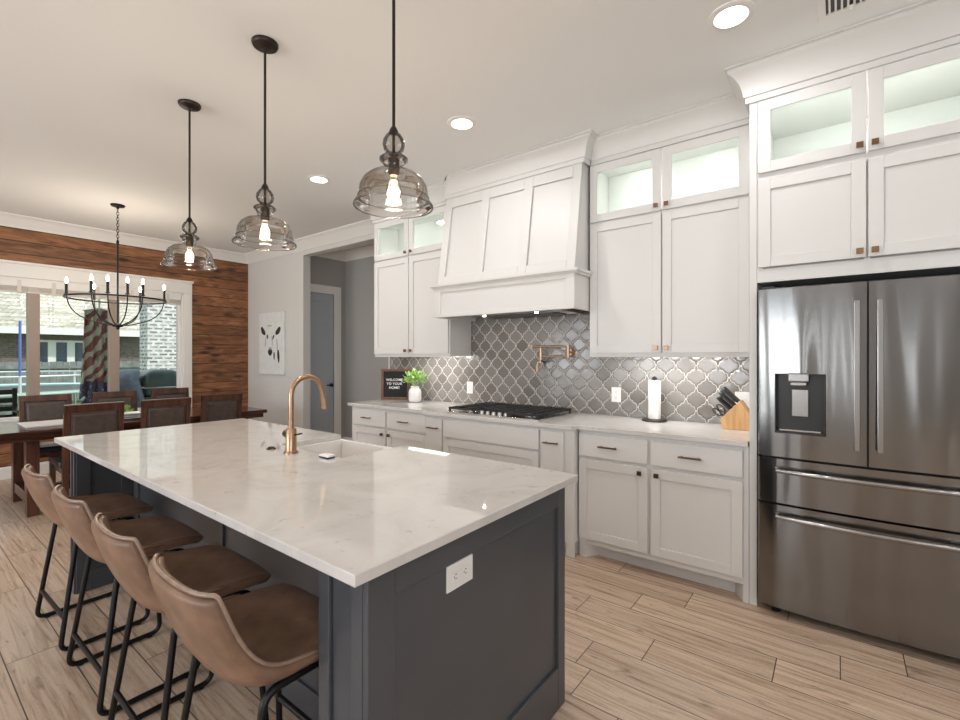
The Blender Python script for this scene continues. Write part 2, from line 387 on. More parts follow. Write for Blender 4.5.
def brick_mat(name, c1, c2, mortar, scale, rough=.9, axes='yz', bw=.21, rh=.07, ms=.012):
    m, nt, p = base_mat(name); g = N(nt, 'ShaderNodeNewGeometry'); sp = N(nt, 'ShaderNodeSeparateXYZ'); L(nt, g.outputs['Position'], sp.inputs[0])
    co = N(nt, 'ShaderNodeCombineXYZ'); x = MX(nt)
    L(nt, x.op('ADD', sp.outputs[0], sp.outputs[1]), co.inputs[0]); L(nt, sp.outputs[2], co.inputs[1])
    b = N(nt, 'ShaderNodeTexBrick'); b.inputs['Color1'].default_value = (*c1, 1); b.inputs['Color2'].default_value = (*c2, 1); b.inputs['Mortar'].default_value = (*mortar, 1)
    b.inputs['Scale'].default_value = scale; b.offset = .5; b.inputs['Brick Width'].default_value = bw; b.inputs['Row Height'].default_value = rh; b.inputs['Mortar Size'].default_value = ms; b.inputs['Bias'].default_value = -.1
    n = N(nt, 'ShaderNodeTexNoise'); n.inputs['Scale'].default_value = 9; n.inputs['Detail'].default_value = 4; L(nt, g.outputs['Position'], n.inputs['Vector'])
    L(nt, co.outputs[0], b.inputs['Vector'])
    mx = N(nt, 'ShaderNodeMix', data_type='RGBA', blend_type='MULTIPLY'); mx.inputs['Factor'].default_value = 1
    L(nt, b.outputs['Color'], mx.inputs['A']); L(nt, ramp(nt, n.outputs['Fac'], [(.3, (.6, .6, .6)), (.65, (1, 1, 1))]), mx.inputs['B'])
    L(nt, mx.outputs['Result'], p.inputs['Base Color']); setp(p, Roughness=rough)
    return m

M = {}
M['cab'] = plain('white cabinet paint', (0.695, 0.682, 0.668), 0.42)
M['ceil'] = plain('ceiling paint', (0.81, 0.81, 0.805), 0.9, bump=.25, bscale=260)
M['wall'] = plain('greige wall paint', (0.64, 0.63, 0.61), 0.8, bump=.2, bscale=260)
M['hall'] = plain('shaded greige hall paint', (0.37, 0.36, 0.345), 0.8)  # same greige paint, darkened so the hall's dimness sits in the colour
M['trim'] = plain('white trim paint', (0.80, 0.78, 0.755), 0.4)
M['door'] = plain('blue grey door paint', (0.42, 0.46, 0.51), 0.25)
M['floor'] = floor_mat(); M['cedar'] = cedar_mat(); M['tile'] = arabesque_mat(); M['quartz'] = quartz_mat(); M['steel'] = steel_mat()
M['island'] = plain('charcoal island paint', (0.068, 0.073, 0.083), 0.30, noise=.06, nscale=6)
M['steel2'] = plain('polished steel', (0.62, 0.61, 0.60), 0.16, 1.0)
M['handle'] = plain('satin steel handle', (0.36, 0.35, 0.34), 0.22, 1.0)
M['black'] = plain('black metal', (0.012, 0.012, 0.013), 0.35, 0.4)
M['dark'] = plain('dark plastic', (0.02, 0.019, 0.019), 0.3)
M['iron'] = plain('cast iron', (0.022, 0.022, 0.023), 0.55, 0.2, bump=.3, bscale=400)
M['bronze'] = plain('dark bronze', (0.045, 0.032, 0.026), 0.4, 0.8)
M['copper'] = plain('brushed copper bronze', (0.44, 0.285, 0.185), 0.28, 1.0, noise=.06, nscale=60)
M['knob'] = plain('aged brass', (0.27, 0.155, 0.085), 0.3, 1.0)
M['leather'] = plain('tan leather', (0.225, 0.132, 0.086), 0.36, noise=.28, nscale=14, bump=.35, bscale=150)
M['piping'] = plain('pale edge leather', (0.29, 0.20, 0.15), 0.25, noise=.15, nscale=30)
M['dleather'] = plain('dark brown leather', (0.070, 0.052, 0.045), 0.36, noise=.25, nscale=20, bump=.2, bscale=150)
M['blackleather'] = plain('black leather', (0.02, 0.02, 0.022), 0.25, bump=.2, bscale=120)
M['walnut'] = wood('dark walnut stain', (0.030, 0.011, 0.008), (0.110, 0.042, 0.026), .15, 'y', 5, 10)
M['walnutz'] = wood('dark walnut upright', (0.034, 0.012, 0.008), (0.125, 0.048, 0.028), .28, 'z', 5, 10)
M['blockwood'] = wood('pale maple', (0.52, 0.27, 0.10), (0.72, 0.44, 0.20), .45, 'z', 8, 8)
M['framewood'] = wood('brown frame wood', (0.10, 0.042, 0.02), (0.22, 0.10, 0.05), .5, 'x', 8, 8)
M['white'] = plain('white plastic', (0.82, 0.81, 0.79), 0.35)
M['ceramic'] = plain('white ceramic', (0.80, 0.79, 0.78), 0.22)
M['sinkwhite'] = plain('off white fireclay', (0.74, 0.715, 0.69), 0.25)
M['felt'] = plain('black felt', (0.018, 0.019, 0.020), 0.9, bump=.4, bscale=300)
M['letter'] = plain('white letters', (0.85, 0.85, 0.84), 0.5)
M['leaf'] = plain('bright green leaf', (0.26, 0.42, 0.12), 0.5, noise=.5, nscale=40)
M['paper'] = plain('paper towel', (0.84, 0.83, 0.81), 0.95, bump=.6, bscale=160)
M['canvas'] = plain('white canvas', (0.72, 0.73, 0.72), 0.9, noise=.06, nscale=12, bump=.3, bscale=500)
M['paint1'] = plain('charcoal ink', (0.03, 0.03, 0.035), 0.9, noise=.4, nscale=50)
M['paint2'] = plain('grey ink wash', (0.38, 0.38, 0.38), 0.9, noise=.3, nscale=30)
M['smoke'] = thin_glass('smoked glass', (0.80, 0.78, 0.75), .95, 0.0, 1.5)
M['clear'] = thin_glass('clear bulb glass', (0.96, 0.93, 0.88), .8)
M['pane'] = thin_glass('window pane', (0.97, 0.985, 0.98), .55)
M['cabpane'] = thin_glass('cabinet pane', (0.93, 0.985, 0.96), .5)
M['can'] = emit('lit downlight lens', (1.0, 0.95, 0.88), 9)
M['bulb'] = emit('lit candle bulb', (1.0, 0.80, 0.55), 26)
M['fil'] = emit('glowing filament', (1.0, 0.76, 0.50), 9)
M['strip'] = emit('lit under cabinet strip', (1.0, 0.98, 0.95), 9)
M['puck'] = emit('lit puck lens', (1.0, 0.97, 0.92), 10)
M['inside'] = plain('cabinet inside', (0.74, 0.78, 0.74), 0.5)
M['grass'] = plain('lawn grass', (0.16, 0.27, 0.06), 0.95, noise=.5, nscale=3)
M['fence'] = plain('weathered fence', (0.20, 0.215, 0.205), 0.9, noise=.3, nscale=4)
M['shingle'] = brick_mat('roof shingle', (0.66, 0.63, 0.52), (0.42, 0.40, 0.32), (0.36, 0.34, 0.27), 1.0, bw=.42, rh=.15, ms=.02)
M['redbrick'] = brick_mat('brown brick', (0.20, 0.15, 0.13), (0.13, 0.10, 0.09), (0.23, 0.20, 0.18), 1.0)
M['whitebrick'] = brick_mat('whitewashed brick', (0.50, 0.49, 0.46), (0.10, 0.095, 0.09), (0.78, 0.78, 0.74), 1.0, bw=.19, rh=.082, ms=.023)
M['patio'] = plain('concrete patio', (0.42, 0.41, 0.39), .9, noise=.12, nscale=4)
M['glassdark'] = plain('dark window glass', (0.03, 0.05, 0.07), .1)
M['teal'] = plain('trampoline pad', (0.42, 0.62, 0.60), .6)
M['bluepole'] = plain('blue foam pole', (0.10, 0.16, 0.50), .6)
M['galv'] = plain('galvanised steel', (0.68, 0.70, 0.70), .4, .3)
M['cover'] = plain('grill cover fabric', (0.10, 0.125, 0.16), .55, noise=.3, nscale=8)
M['grill'] = plain('dark green enamel', (0.045, 0.075, 0.070), .3)
M['linen'] = plain('pale linen', (0.62, 0.60, 0.60), .9, noise=.08, nscale=60)
M['blind'] = plain('cream blind slats', (0.70, 0.64, 0.58), .5)
M['vinyl'] = plain('tan window frame', (0.34, 0.27, 0.225), .5)
M['navy'] = plain('navy sponge', (0.02, 0.025, 0.10), .8)

# ------------------------------------------------------------------ the setting
XW, YK, CZ = -7.47, 3.62, 3.0           # cedar wall, kitchen wall, ceiling
XR, YB = 3.0, -4.5                      # walls behind and to the right of the camera
struct(B().box(XW - .15, XR + .15, YB - .15, 4.75, -.12, 0).build('floor', M['floor'], base=(0, 0, -.12)))
struct(B().box(XW - 1.1, XR + .6, YB - .6, 5.2, CZ, CZ + .2).build('ceiling', M['ceil'], base=(0, 0, CZ)))
# kitchen wall with the cased-off hall opening
OX0, OX1, OZ = -5.893, -4.11, 2.80
b = B().box(XW - .15, OX0, YK, YK + .11, 0, CZ).box(OX0, OX1, YK, YK + .11, OZ, CZ).box(OX1, XR, YK, YK + .11, 0, CZ)
struct(b.build('wall_kitchen', M['wall']))
# hall behind the opening
HX, HY = -6.075, 4.45
struct(B().box(HX - .12, HX, YK + .11, 3.31 + .42, 0, CZ).box(HX - .12, HX, 4.243, HY + .12, 0, CZ).box(HX - .12, HX, YK + .11, 4.243, 2.33, CZ).build('wall_hall_left', M['hall']))
struct(B().box(HX - .12, -2.6, HY, HY + .12, 0, CZ).build('wall_hall_back', M['hall']))
struct(B().box(-2.72, -2.6, YK + .11, HY, 0, CZ).build('wall_hall_right', M['hall']))
d = struct(B().box(HX - .06, HX - .02, 3.74, 4.243, 0.006, 2.33).build('door_1', M['door']), 'blue grey hall door seen through the opening')
B().box(HX - .022, HX - .012, 3.74, 3.80, .2, 2.2).box(HX - .022, HX - .012, 4.15, 4.235, .02, 2.32).box(HX - .022, HX - .012, 3.80, 4.15, 2.2, 2.32).box(HX - .022, HX - .012, 3.80, 4.15, .02, .2).build('door_panel', M['door'], d, bevel=.003)
B().cyl((HX - .02, 4.19, .96), (HX + .03, 4.19, .96), .026).tube([(HX + .03, 4.19, .96), (HX + .045, 4.19, .96), (HX + .045, 4.09, .96)], .009).build('door_handle', M['black'], d, smooth=True)
struct(B().box(HX, HX + .018, 4.243, 4.36, 0, 2.33).box(HX, HX + .018, 3.735, 4.36, 2.33, 2.45).build('trim_door', M['trim'], bevel=.003))
# cedar wall with the dining window
WY0, WY1, WZ0, WZ1 = 0.27, 2.69, .62, 2.30
b = B().box(XW - .13, XW, YB - .15, WY0, 0, CZ).box(XW - .13, XW, WY1, YK, 0, CZ).box(XW - .13, XW, WY0, WY1, 0, WZ0).box(XW - .13, XW, WY0, WY1, WZ1, CZ)
struct(b.build('wall_dining', M['cedar']))
w = struct(B().box(XW, XW + .022, WY1, WY1 + .11, WZ0, WZ1).box(XW, XW + .022, WY0 - .11, WY0, WZ0, WZ1).box(XW, XW + .026, WY0 - .11, WY1 + .11, WZ1, WZ1 + .15)
           .box(XW, XW + .045, WY0 - .125, WY1 + .125, WZ1 + .15, WZ1 + .18).build('window_1', M['trim'], bevel=.004), 'wide white cased dining window in the cedar wall')
fr = B().box(XW - .11, XW - .05, WY0 + .02, WY0 + .05, WZ0 + .05, WZ1 - .02).box(XW - .11, XW - .05, WY1 - .05, WY1 - .02, WZ0 + .05, WZ1 - .02).box(XW - .11, XW - .05, WY0 + .02, WY1 - .02, WZ1 - .06, WZ1 - .02).box(XW - .11, XW - .05, WY0 + .02, WY1 - .02, WZ0 + .02, WZ0 + .07)
fr.build('window_frame', M['trim'], w, bevel=.003)
B().box(XW - .13, XW, WY0, WY0 + .02, WZ0, WZ1).box(XW - .13, XW, WY1 - .02, WY1, WZ0, WZ1).box(XW - .13, XW, WY0, WY1, WZ1 - .02, WZ1).build('window_jamb', M['trim'], w)
for y in (1.072, 1.841):
    B().box(XW - .115, XW - .012, y, y + .105, WZ0 + .03, WZ1 - .02).build('mullion', M['vinyl'], w, bevel=.004)
for y0, y1 in ((WY0 + .05, 1.072), (1.177, 1.841), (1.946, WY1 - .05)):
    B().box(XW - .083, XW - .077, y0, y1, WZ0 + .07, WZ1 - .06).build('window_pane', M['pane'], w)
B().box(XW - .12, XW + .06, WY0 - .14, WY1 + .14, WZ0 - .03, WZ0).box(XW, XW + .02, WY0 - .11, WY1 + .11, WZ0 - .12, WZ0 - .03).build('window_sill', M['trim'], w, bevel=.004)
# living-room walls behind the camera, with wide windows added for fill and narrow sidelights
b = B(); xs = [XW - .15] + [v for p in WIN_BACK for v in p] + [XR + .15]
for i in range(0, len(xs), 2): b.box(xs[i], xs[i + 1], YB - .12, YB, 0, CZ)
for a, c in WIN_BACK: b.box(a, c, YB - .12, YB, 0, .45).box(a, c, YB - .12, YB, 2.5, CZ)
struct(b.build('wall_back', M['wall']))
struct(B().box(XR, XR + .12, YB, -3.1, 0, CZ).box(XR, XR + .12, -.7, YK + .11, 0, CZ).box(XR, XR + .12, -3.1, -.7, 0, .45).box(XR, XR + .12, -3.1, -.7, 2.5, CZ).build('wall_right', M['wall']))
w = struct(B().box(XR - .02, XR, -3.2, -3.1, .35, 2.6).box(XR - .02, XR, -.7, -.6, .35, 2.6).box(XR - .02, XR, -3.1, -.7, 2.5, 2.6).box(XR - .03, XR, -3.1, -.7, .35, .45).build('window_9', M['trim']))  # unseen window, added so light reaches the island end
B().box(XR + .02, XR + .08, -1.93, -1.87, .45, 2.5).box(XR + .02, XR + .08, -3.1, -.7, 1.46, 1.52).build('window_frame', M['trim'], w)
for i, (a, c) in enumerate(WIN_BACK):
    w = struct(B().box(a - .1, a, YB, YB + .02, .35, 2.6).box(c, c + .1, YB, YB + .02, .35, 2.6).box(a, c, YB, YB + .02, 2.5, 2.6).box(a, c, YB, YB + .03, .35, .45).build('window_%d' % (i + 2), M['trim']))
    m = (a + c) / 2
    e = .05 if c - a > .5 else .012; b = B().box(a, c, YB - .08, YB - .02, 1.46, 1.52).box(a, a + e, YB - .08, YB - .02, .45, 2.5).box(c - e, c, YB - .08, YB - .02, .45, 2.5)
    if c - a > .5: b.box(m - .03, m + .03, YB - .08, YB - .02, .45, 2.5)
    b.build('window_frame', M['trim'], w)
# crown, baseboards
CR = [(0, CZ - .135), (.012, CZ - .135), (.018, CZ - .118), (.03, CZ - .105), (.062, CZ - .055), (.088, CZ - .028), (.098, CZ - .022), (.112, CZ - .014), (.112, CZ), (0, CZ)]
struct(B().sweep([(XW, YB), (XW, YK), (-3.99, YK)], CR).build('trim_crown_dining', M['trim'], smooth=True))
struct(B().sweep([(0.62, YK), (XR, YK), (XR, YB), (XW, YB)], CR).build('trim_crown_living', M['trim'], smooth=True))
struct(B().sweep([(HX, YK + .11), (HX, HY), (-2.72, HY)], CR).build('trim_crown_hall', M['trim'], smooth=True))
BB = [(0, 0), (.016, 0), (.016, .12), (.008, .14), (0, .14)]
struct(B().sweep([(XW, YB), (XW, YK), (OX0, YK)], BB).build('baseboard_dining', M['trim']))
struct(B().sweep([(XR, YK), (XR, YB), (XW, YB)], BB).build('baseboard_living', M['trim']))
struct(B().sweep([(HX, 4.36), (HX, HY), (-2.72, HY)], BB).build('baseboard_hall', M['trim']))
# tiled backsplash (up to the hood between the wall cabinets)
struct(B().box(-4.098, -.397, YK - .012, YK, .917, 1.395).box(-2.89, -1.49, YK - .012, YK, 1.395, 1.80).build('wall_backsplash', M['tile'], base=(0, 0, 0)))
struct(B().box(-4.11, -4.098, YK - .016, YK, .917, 1.395).build('trim_backsplash', M['trim']))

# ------------------------------------------------------------------ cabinets
def shaker(parent, name, x0, x1, z0, z1, y, w=.058, glass=False, th=.02):
    """Framed door on the plane y (its front), facing -Y."""
    b = B().box(x0, x0 + w, y, y + th, z0, z1).box(x1 - w, x1, y, y + th, z0, z1).box(x0 + w, x1 - w, y, y + th, z1 - w, z1).box(x0 + w, x1 - w, y, y + th, z0, z0 + w)
    if not glass: b.box(x0 + w, x1 - w, y + .010, y + th - .002, z0 + w, z1 - w)
    o = b.build(name, M['cab'], parent, bevel=.0022)
    if glass: B().box(x0 + w - .004, x1 - w + .004, y + .009, y + .012, z0 + w - .004, z1 - w + .004).build('glass_pane', M['cabpane'], o)
    return o
def slab(parent, name, x0, x1, z0, z1, y, th=.02):
    return B().box(x0, x1, y, y + th, z0, z1).build(name, M['cab'], parent, bevel=.003)
def knob(door, x, z, y):
    B().cyl((x, y + .001, z), (x, y - .016, z), .006, seg=10).box(x - .014, x + .014, y - .027, y - .015, z - .014, z + .014).build('knob', M['knob'], door, bevel=.003)
def pull(front, x, z, y, half=.065):
    B().box(x - half, x + half, y - .034, y - .024, z - .0055, z + .0055).box(x - half + .012, x - half + .022, y - .026, y + .001, z - .005, z + .005).box(x + half - .022, x + half - .012, y - .026, y + .001, z - .005, z + .005).build('handle', M['knob'], front, bevel=.002)
def cab_crown(parent, path, z0):
    h = CZ - z0 - .001
    pr = [(0, z0), (.016, z0), (.016, z0 + .03), (.024, z0 + .034), (.028, z0 + .06 * h / .19), (.042, z0 + .105 * h / .19), (.066, z0 + .14 * h / .19), (.092, z0 + .158 * h / .19), (.092, z0 + h - .014), (.106, z0 + h - .010), (.106, z0 + h), (0, z0 + h)]
    B().sweep(path, pr).build('crown', M['cab'], parent, smooth=True)

YF = 2.99
# --- base cabinet right of the cooktop
t = thing('base_cabinet', 'white two door base cabinet with two drawers, beside the steel refrigerator', 'cabinet', (-.91, YF + .3, 0), 'base cabinets of the kitchen wall')
b = B().box(-1.43, -.397, YF + .02, YK - .014, .10, .884)
b.box(-1.43, -1.385, YF + .001, YF + .02, 0, .884).box(-.425, -.397, YF + .001, YF + .02, 0, .884).box(-1.385, -.425, YF + .001, YF + .02, .10, .884)
b.box(-1.43, -.397, YF + .09, YF + .11, 0, .10)
b.prism([(-1.385, YF + .001), (-1.385, YF + .09), (-1.33, YF + .09)], 'z', 0, .10).prism([(-.425, YF + .001), (-.425, YF + .09), (-.48, YF + .09)], 'z', 0, .10)
b.build('body', M['cab'], t, bevel=.002)
for x0, x1, kx in ((-1.425, -.955, -1.0), (-.935, -.425, -.895)):
    d = slab(t, 'drawer', x0, x1, .705, .858, YF - .019); pull(d, (x0 + x1) / 2 - .02, .785, YF - .019)
    d = shaker(t, 'door', x0, x1, .14, .682, YF - .019); knob(d, kx, .648, YF - .019)
# --- projecting cooktop cabinet
YP = 2.925
t = thing('cooktop_cabinet', 'white base cabinet standing slightly forward under the gas cooktop', 'cabinet', (-2.14, YP + .3, 0), 'base cabinets of the kitchen wall')
b = B().box(-2.85, -1.44, YP + .001, YK - .014, .10, .884).box(-2.85, -1.44, YP + .09, YP + .11, 0, .10).box(-2.85, -2.82, YP + .001, YP + .02, 0, .10).box(-1.50, -1.44, YP + .001, YP + .02, 0, .10)
b.build('body', M['cab'], t, bevel=.002)
slab(t, 'front_panel', -2.63, -1.71, .715, .862, YP - .019)
for z0, z1 in ((.14, .405), (.42, .698)):
    d = shaker(t, 'drawer', -2.63, -1.71, z0, z1, YP - .019); pull(d, -2.17, (z0 + z1) / 2 - .01, YP - .019, .08)
for x0, x1 in ((-2.83, -2.65), (-1.69, -1.51)):
    d = slab(t, 'pullout', x0, x1, .14, .862, YP - .019); pull(d, (x0 + x1) / 2, .782, YP - .019, .06)
# --- base cabinet left of the cooktop
t = thing('base_cabinet', 'white two door base cabinet with two drawers at the counter end by the hall opening', 'cabinet', (-3.4, YF + .3, 0), 'base cabinets of the kitchen wall')
b = B().box(-3.97, -2.86, YF + .001, YK - .014, .10, .884).box(-3.97, -2.86, YF + .09, YF + .11, 0, .10).box(-3.97, -3.94, YF + .001, YK - .014, 0, .10)
b.build('body', M['cab'], t, bevel=.002)
for x0, x1, kx in ((-3.935, -3.435, -3.475), (-3.415, -2.895, -3.375)):
    d = slab(t, 'drawer', x0, x1, .705, .858, YF - .019); pull(d, (x0 + x1) / 2 - .02, .785, YF - .019)
    d = shaker(t, 'door', x0, x1, .14, .682, YF - .019); knob(d, kx, .642, YF - .019)
# --- counter
o = B().prism([(-4.0, 2.956), (-2.875, 2.956), (-2.865, 2.893), (-1.44, 2.893), (-1.43, 2.956), (-.398, 2.956), (-.398, YK - .013), (-4.0, YK - .013)], 'z', .885, .915).build('kitchen_countertop', M['quartz'], bevel=.003)
tag(o, 'long pale quartz counter running along the tiled wall', 'countertop')

def upper(root, x0, x1, xm, y, pw, zb, zs0, zs1, zt, wall_y):
    """Wall cabinet: closed lower body, open lit glass-door top."""
    b = B().box(x0, x1, y + .02, wall_y, zb, zs0)
    b.box(x0, x0 + .02, y + .02, wall_y, zs0, zt + .02).box(x1 - .02, x1, y + .02, wall_y, zs0, zt + .02).box(x0 + .02, x1 - .02, wall_y - .015, wall_y, zs0, zt + .02).box(x0 + .02, x1 - .02, y + .02, wall_y - .015, zt, zt + .02)
    b.box(x0, x1, y + .001, y + .02, zb, zb + .03).box(x0, x1, y + .001, y + .02, zs0 - .022, zs0 + .018).box(x0, x1, y + .001, y + .02, zt - .012, zt + .02)
    for za, zc in ((zb + .03, zs0 - .022), (zs0 + .018, zt - .012)): b.box(x0, x0 + .03, y + .001, y + .02, za, zc).box(x1 - .03, x1, y + .001, y + .02, za, zc)
    b.box(xm - .015, xm + .015, y + .001, y + .02, zb + .03, zs0 - .022)
    if zb < 1.5: b.box(x0, x1, y + .001, y + .02, zb - .010, zb)
    b.build('body', M['cab'], root, bevel=.002)
    B().box(x0 + .03, x1 - .03, y + .022, y + .034, zs0 + .001, zs0 + .009).build('added_fill_strip', M['strip'], root)  # glowing strip added behind the bottom rail to brighten the cabinet top
    area('cabinet strip', ((x0 + x1) / 2, y + .036, zs0 + .014), (0, .55, 1), x1 - x0 - .1,   .012, pw * .36, (1, .99, .96))  # fill lamp of the added strip, aimed up and back
    for px in ((x0 + xm) / 2, (x1 + xm) / 2):
        B().cyl((px, y + .058, zt - .001), (px, y + .058, zt - .010), .03, seg=20).build('puck_light', M['puck'], root, smooth=True)
        area('puck', (px, y + .058, zt - .013), (0, .5, -1), .055, .055, pw * .30, (1, .99, .96), 'DISK')
# --- wall cabinet right of the hood
YU = 3.29
t = thing('wall_cabinet', 'white wall cabinet with two lit glass doors on top, between hood and refrigerator', 'cabinet', (-.96, 3.45, 1.395), 'wall cabinets')
upper(t, -1.488, -.398, -.955, YU, 3.8, 1.395, 2.385, 0, 2.83, YK - .001)
for x0, x1, kx in ((-1.478, -.960, -.99), (-.950, -.432, -.92)):
    d = shaker(t, 'door', x0, x1, 1.415, 2.375, YU - .019); knob(d, kx, 1.45, YU - .019)
    d = shaker(t, 'glass_door', x0, x1, 2.392, 2.815, YU - .019, glass=True); knob(d, kx, 2.425, YU - .019)
cab_crown(t, [(-1.47, YU), (-.398, YU)], 2.825)
# --- wall cabinet left of the hood
t = thing('wall_cabinet', 'white wall cabinet with two lit glass doors on top, next to the hall opening', 'cabinet', (-3.43, 3.45, 1.395), 'wall cabinets')
upper(t, -3.972, -2.892, -3.43, YU, 4.6, 1.395, 2.405, 0, 2.83, YK - .001)
for x0, x1, kx in ((-3.962, -3.436, -3.47), (-3.426, -2.902, -3.39)):
    d = shaker(t, 'door', x0, x1, 1.415, 2.395, YU - .019); knob(d, kx, 1.45, YU - .019)
    d = shaker(t, 'glass_door', x0, x1, 2.412, 2.815, YU - .019, glass=True); knob(d, kx, 2.445, YU - .019)
cab_crown(t, [(-3.972, YK - .002), (-3.972, YU), (-2.82, YU)], 2.825)
# --- refrigerator surround
t = thing('refrigerator_cabinet', 'white cabinet enclosing the refrigerator with lit glass doors at the ceiling', 'cabinet', (.11, 3.3, 0), 'tall cabinets')
B().box(-.395, -.357, YF, YK - .001, 0, 2.83).build('side_panel', M['cab'], t, bevel=.003)
B().box(.585, .623, YF, YK - .001, 0, 2.83).build('side_panel', M['cab'], t, bevel=.003)
upper(t, -.356, .584, .114, YF, 5.5, 1.80, 2.385, 0, 2.815, YK - .001)
B().box(-.3565, .5845, YF - .006, YF + .0005, 1.798, 1.872).build('bottom_rail', M['cab'], t, bevel=.002)
for x0, x1, kx in ((-.349, .110, .085), (.118, .577, .143)):
    d = shaker(t, 'door', x0, x1, 1.880, 2.362, YF - .019); knob(d, kx, 1.91, YF - .019)
    d = shaker(t, 'glass_door', x0, x1, 2.40, 2.795, YF - .019, glass=True); knob(d, kx, 2.432, YF - .019)
cab_crown(t, [(-.397, YK - .002), (-.397, YF), (.625, YF), (.625, YK - .002)], 2.805)

# --- range hood cover
t = thing('range_hood', 'white panelled wooden range hood over the cooktop', 'range hood', (-2.15, 3.3, 1.73))
hx0, hx1, hy = -2.852, -1.49, 3.045
b = B().box(hx0, hx1, hy, hy + .022, 1.735, 1.985).box(hx0, hx0 + .022, hy + .022, YK - .014, 1.735, 1.985).box(hx1 - .022, hx1, hy + .022, YK - .014, 1.735, 1.985)
b.box(hx0 + .022, hx1 - .022, hy + .022, YK - .014, 1.80, 1.82)
b.build('skirt', M['cab'], t, bevel=.002)
b = B().box(hx0, hx1, hy - .012, hy, 1.735, 1.765).box(hx0, hx1, hy - .012, hy, 1.955, 1.985).box(hx0, hx0 + .07, hy - .012, hy, 1.765, 1.955).box(hx1 - .07, hx1, hy - .012, hy, 1.765, 1.955)
b.build('skirt_frame', M['cab'], t, bevel=.002)
B().sweep([(hx0, YU - .002), (hx0, hy), (hx1, hy), (hx1, YU - .022)], [(0, 1.985), (.016, 1.985), (.022, 1.995), (.036, 2.005), (.036, 2.022), (0, 2.022)]).build('ledge', M['cab'], t)
# sloping front
zb_, zt_, yb_, yt_ = 2.022, 2.83, hy + .015, 3.185
def sl(x0, x1, z0, z1, d0, d1):
    """Slab lying on the slope between heights z0, z1 and depths d0 (front) and d1."""
    def Y(z): return yb_ + (yt_ - yb_) * (z - zb_) / (zt_ - zb_)
    return [(x0, Y(z0) + d0, z0), (x1, Y(z0) + d0, z0), (x1, Y(z0) + d1, z0), (x0, Y(z0) + d1, z0)], [(x0, Y(z1) + d0, z1), (x1, Y(z1) + d0, z1), (x1, Y(z1) + d1, z1), (x0, Y(z1) + d1, z1)]
b = B()
v0 = [(hx0 + .01, yb_ + .02, zb_), (hx1 - .01, yb_ + .02, zb_), (hx1 - .01, YK - .002, zb_), (hx0 + .01, YK - .002, zb_)]
v1 = [(hx0 + .01, yt_ + .02, zt_), (hx1 - .01, yt_ + .02, zt_), (hx1 - .01, YK - .002, zt_), (hx0 + .01, YK - .002, zt_)]
b.loft(v0, v1); b.build('chimney', M['cab'], t)
b = B(); xs = [hx0 + .01, -2.765, -2.425, -2.345, -1.995, -1.915, -1.570, hx1 - .01]
for i in (0, 2, 4, 6): b.loft(*sl(xs[i], xs[i + 1], zb_, zt_, 0, .019))
for i in (1, 3, 5): b.loft(*sl(xs[i], xs[i + 1], zb_, zb_ + .075, 0, .019)).loft(*sl(xs[i], xs[i + 1], zt_ - .095, zt_, 0, .019))
b.build('front_frame', M['cab'], t, bevel=.003)
cab_crown(t, [(hx0 - .0, YU - .125), (hx0, yt_), (hx1, yt_), (hx1, YU - .02)], 2.825)
ins = B().box(-2.62, -1.67, 3.15, 3.52, 1.742, 1.798).build('insert', M['steel2'], t, bevel=.003)
B().box(-2.50, -1.79, 3.26, 3.50, 1.738, 1.742).build('filter', M['dark'], ins)
for x in (-2.42, -1.90): B().cyl((x, 3.20, 1.7415), (x, 3.20, 1.734), .015, seg=18).build('lamp_lens', M['can'], ins, smooth=True)
for x in (-2.42, -1.90): area('hood lamp', (x, 3.20, 1.7335), (0, .25, -1), .02, .02, 1.3, (1, .93, .85), 'DISK')

# --- under-cabinet light strips
for x0, x1, lab in ((-3.52, -2.99, 'slim lit strip under the cabinet above the letter board and plant'), (-1.30, -.56, 'slim lit strip under the cabinet above the paper towels')):
    t = thing('under_cabinet_light', lab, 'light', ((x0 + x1) / 2, 3.37, 1.3885), 'under cabinet lights')
    B().box(x0, x1, 3.335, 3.405, 1.3905, 1.3948).build('housing', M['white'], t)
    B().box(x0 + .01, x1 - .01, 3.34, 3.40, 1.3885, 1.3905).build('diffuser', M['strip'], t)
    area('strip', ((x0 + x1) / 2, 3.37, 1.386), (0, .45, -1), x1 - x0 - .04, .03, 4.2, (1, .98, .95))

# ------------------------------------------------------------------ refrigerator
t = thing('refrigerator', 'stainless steel french door refrigerator with two bottom drawers', 'refrigerator', (.114, 3.25, 0))
B().box(-.335, .563, 2.985, 3.59, .03, 1.765).build('body', M['dark'], t, bevel=.004)
FX0, FX1, FXM = -.348, .576, .114
def fy(x): return 2.935 - .022 * (1 - ((x - FXM) / .462) ** 2)
def arcbox(b, xa, xb, za, zb, yb=2.975, r0=False, r1=False):
    n = 10; pts = []
    for i in range(n + 1):
        x = xa + (xb - xa) * i / n; pts.append((x, fy(x)))
    if r0: pts[0] = (xa, fy(xa) + .022); pts.insert(1, (xa + .004, fy(xa) + .008)); pts.insert(2, (xa + .013, fy(xa) + .001))
    if r1: pts[-1] = (xb, fy(xb) + .022); pts.insert(-1, (xb - .013, fy(xb) + .001)); pts.insert(-1, (xb - .004, fy(xb) + .008))
    b.prism(pts + [(xb, yb), (xa, yb)], 'z', za, zb); return b
ZD0, ZD1 = .858, 1.752
dx0, dx1, dz0, dz1 = -.268, -.048, .985, 1.300
b = B(); arcbox(b, FX0, dx0, ZD0, ZD1, r0=True); arcbox(b, dx1, .110, ZD0, ZD1); arcbox(b, dx0, dx1, ZD0, dz0); arcbox(b, dx0, dx1, dz1, ZD1)
dl = b.build('door', M['steel'], t, smooth=True)
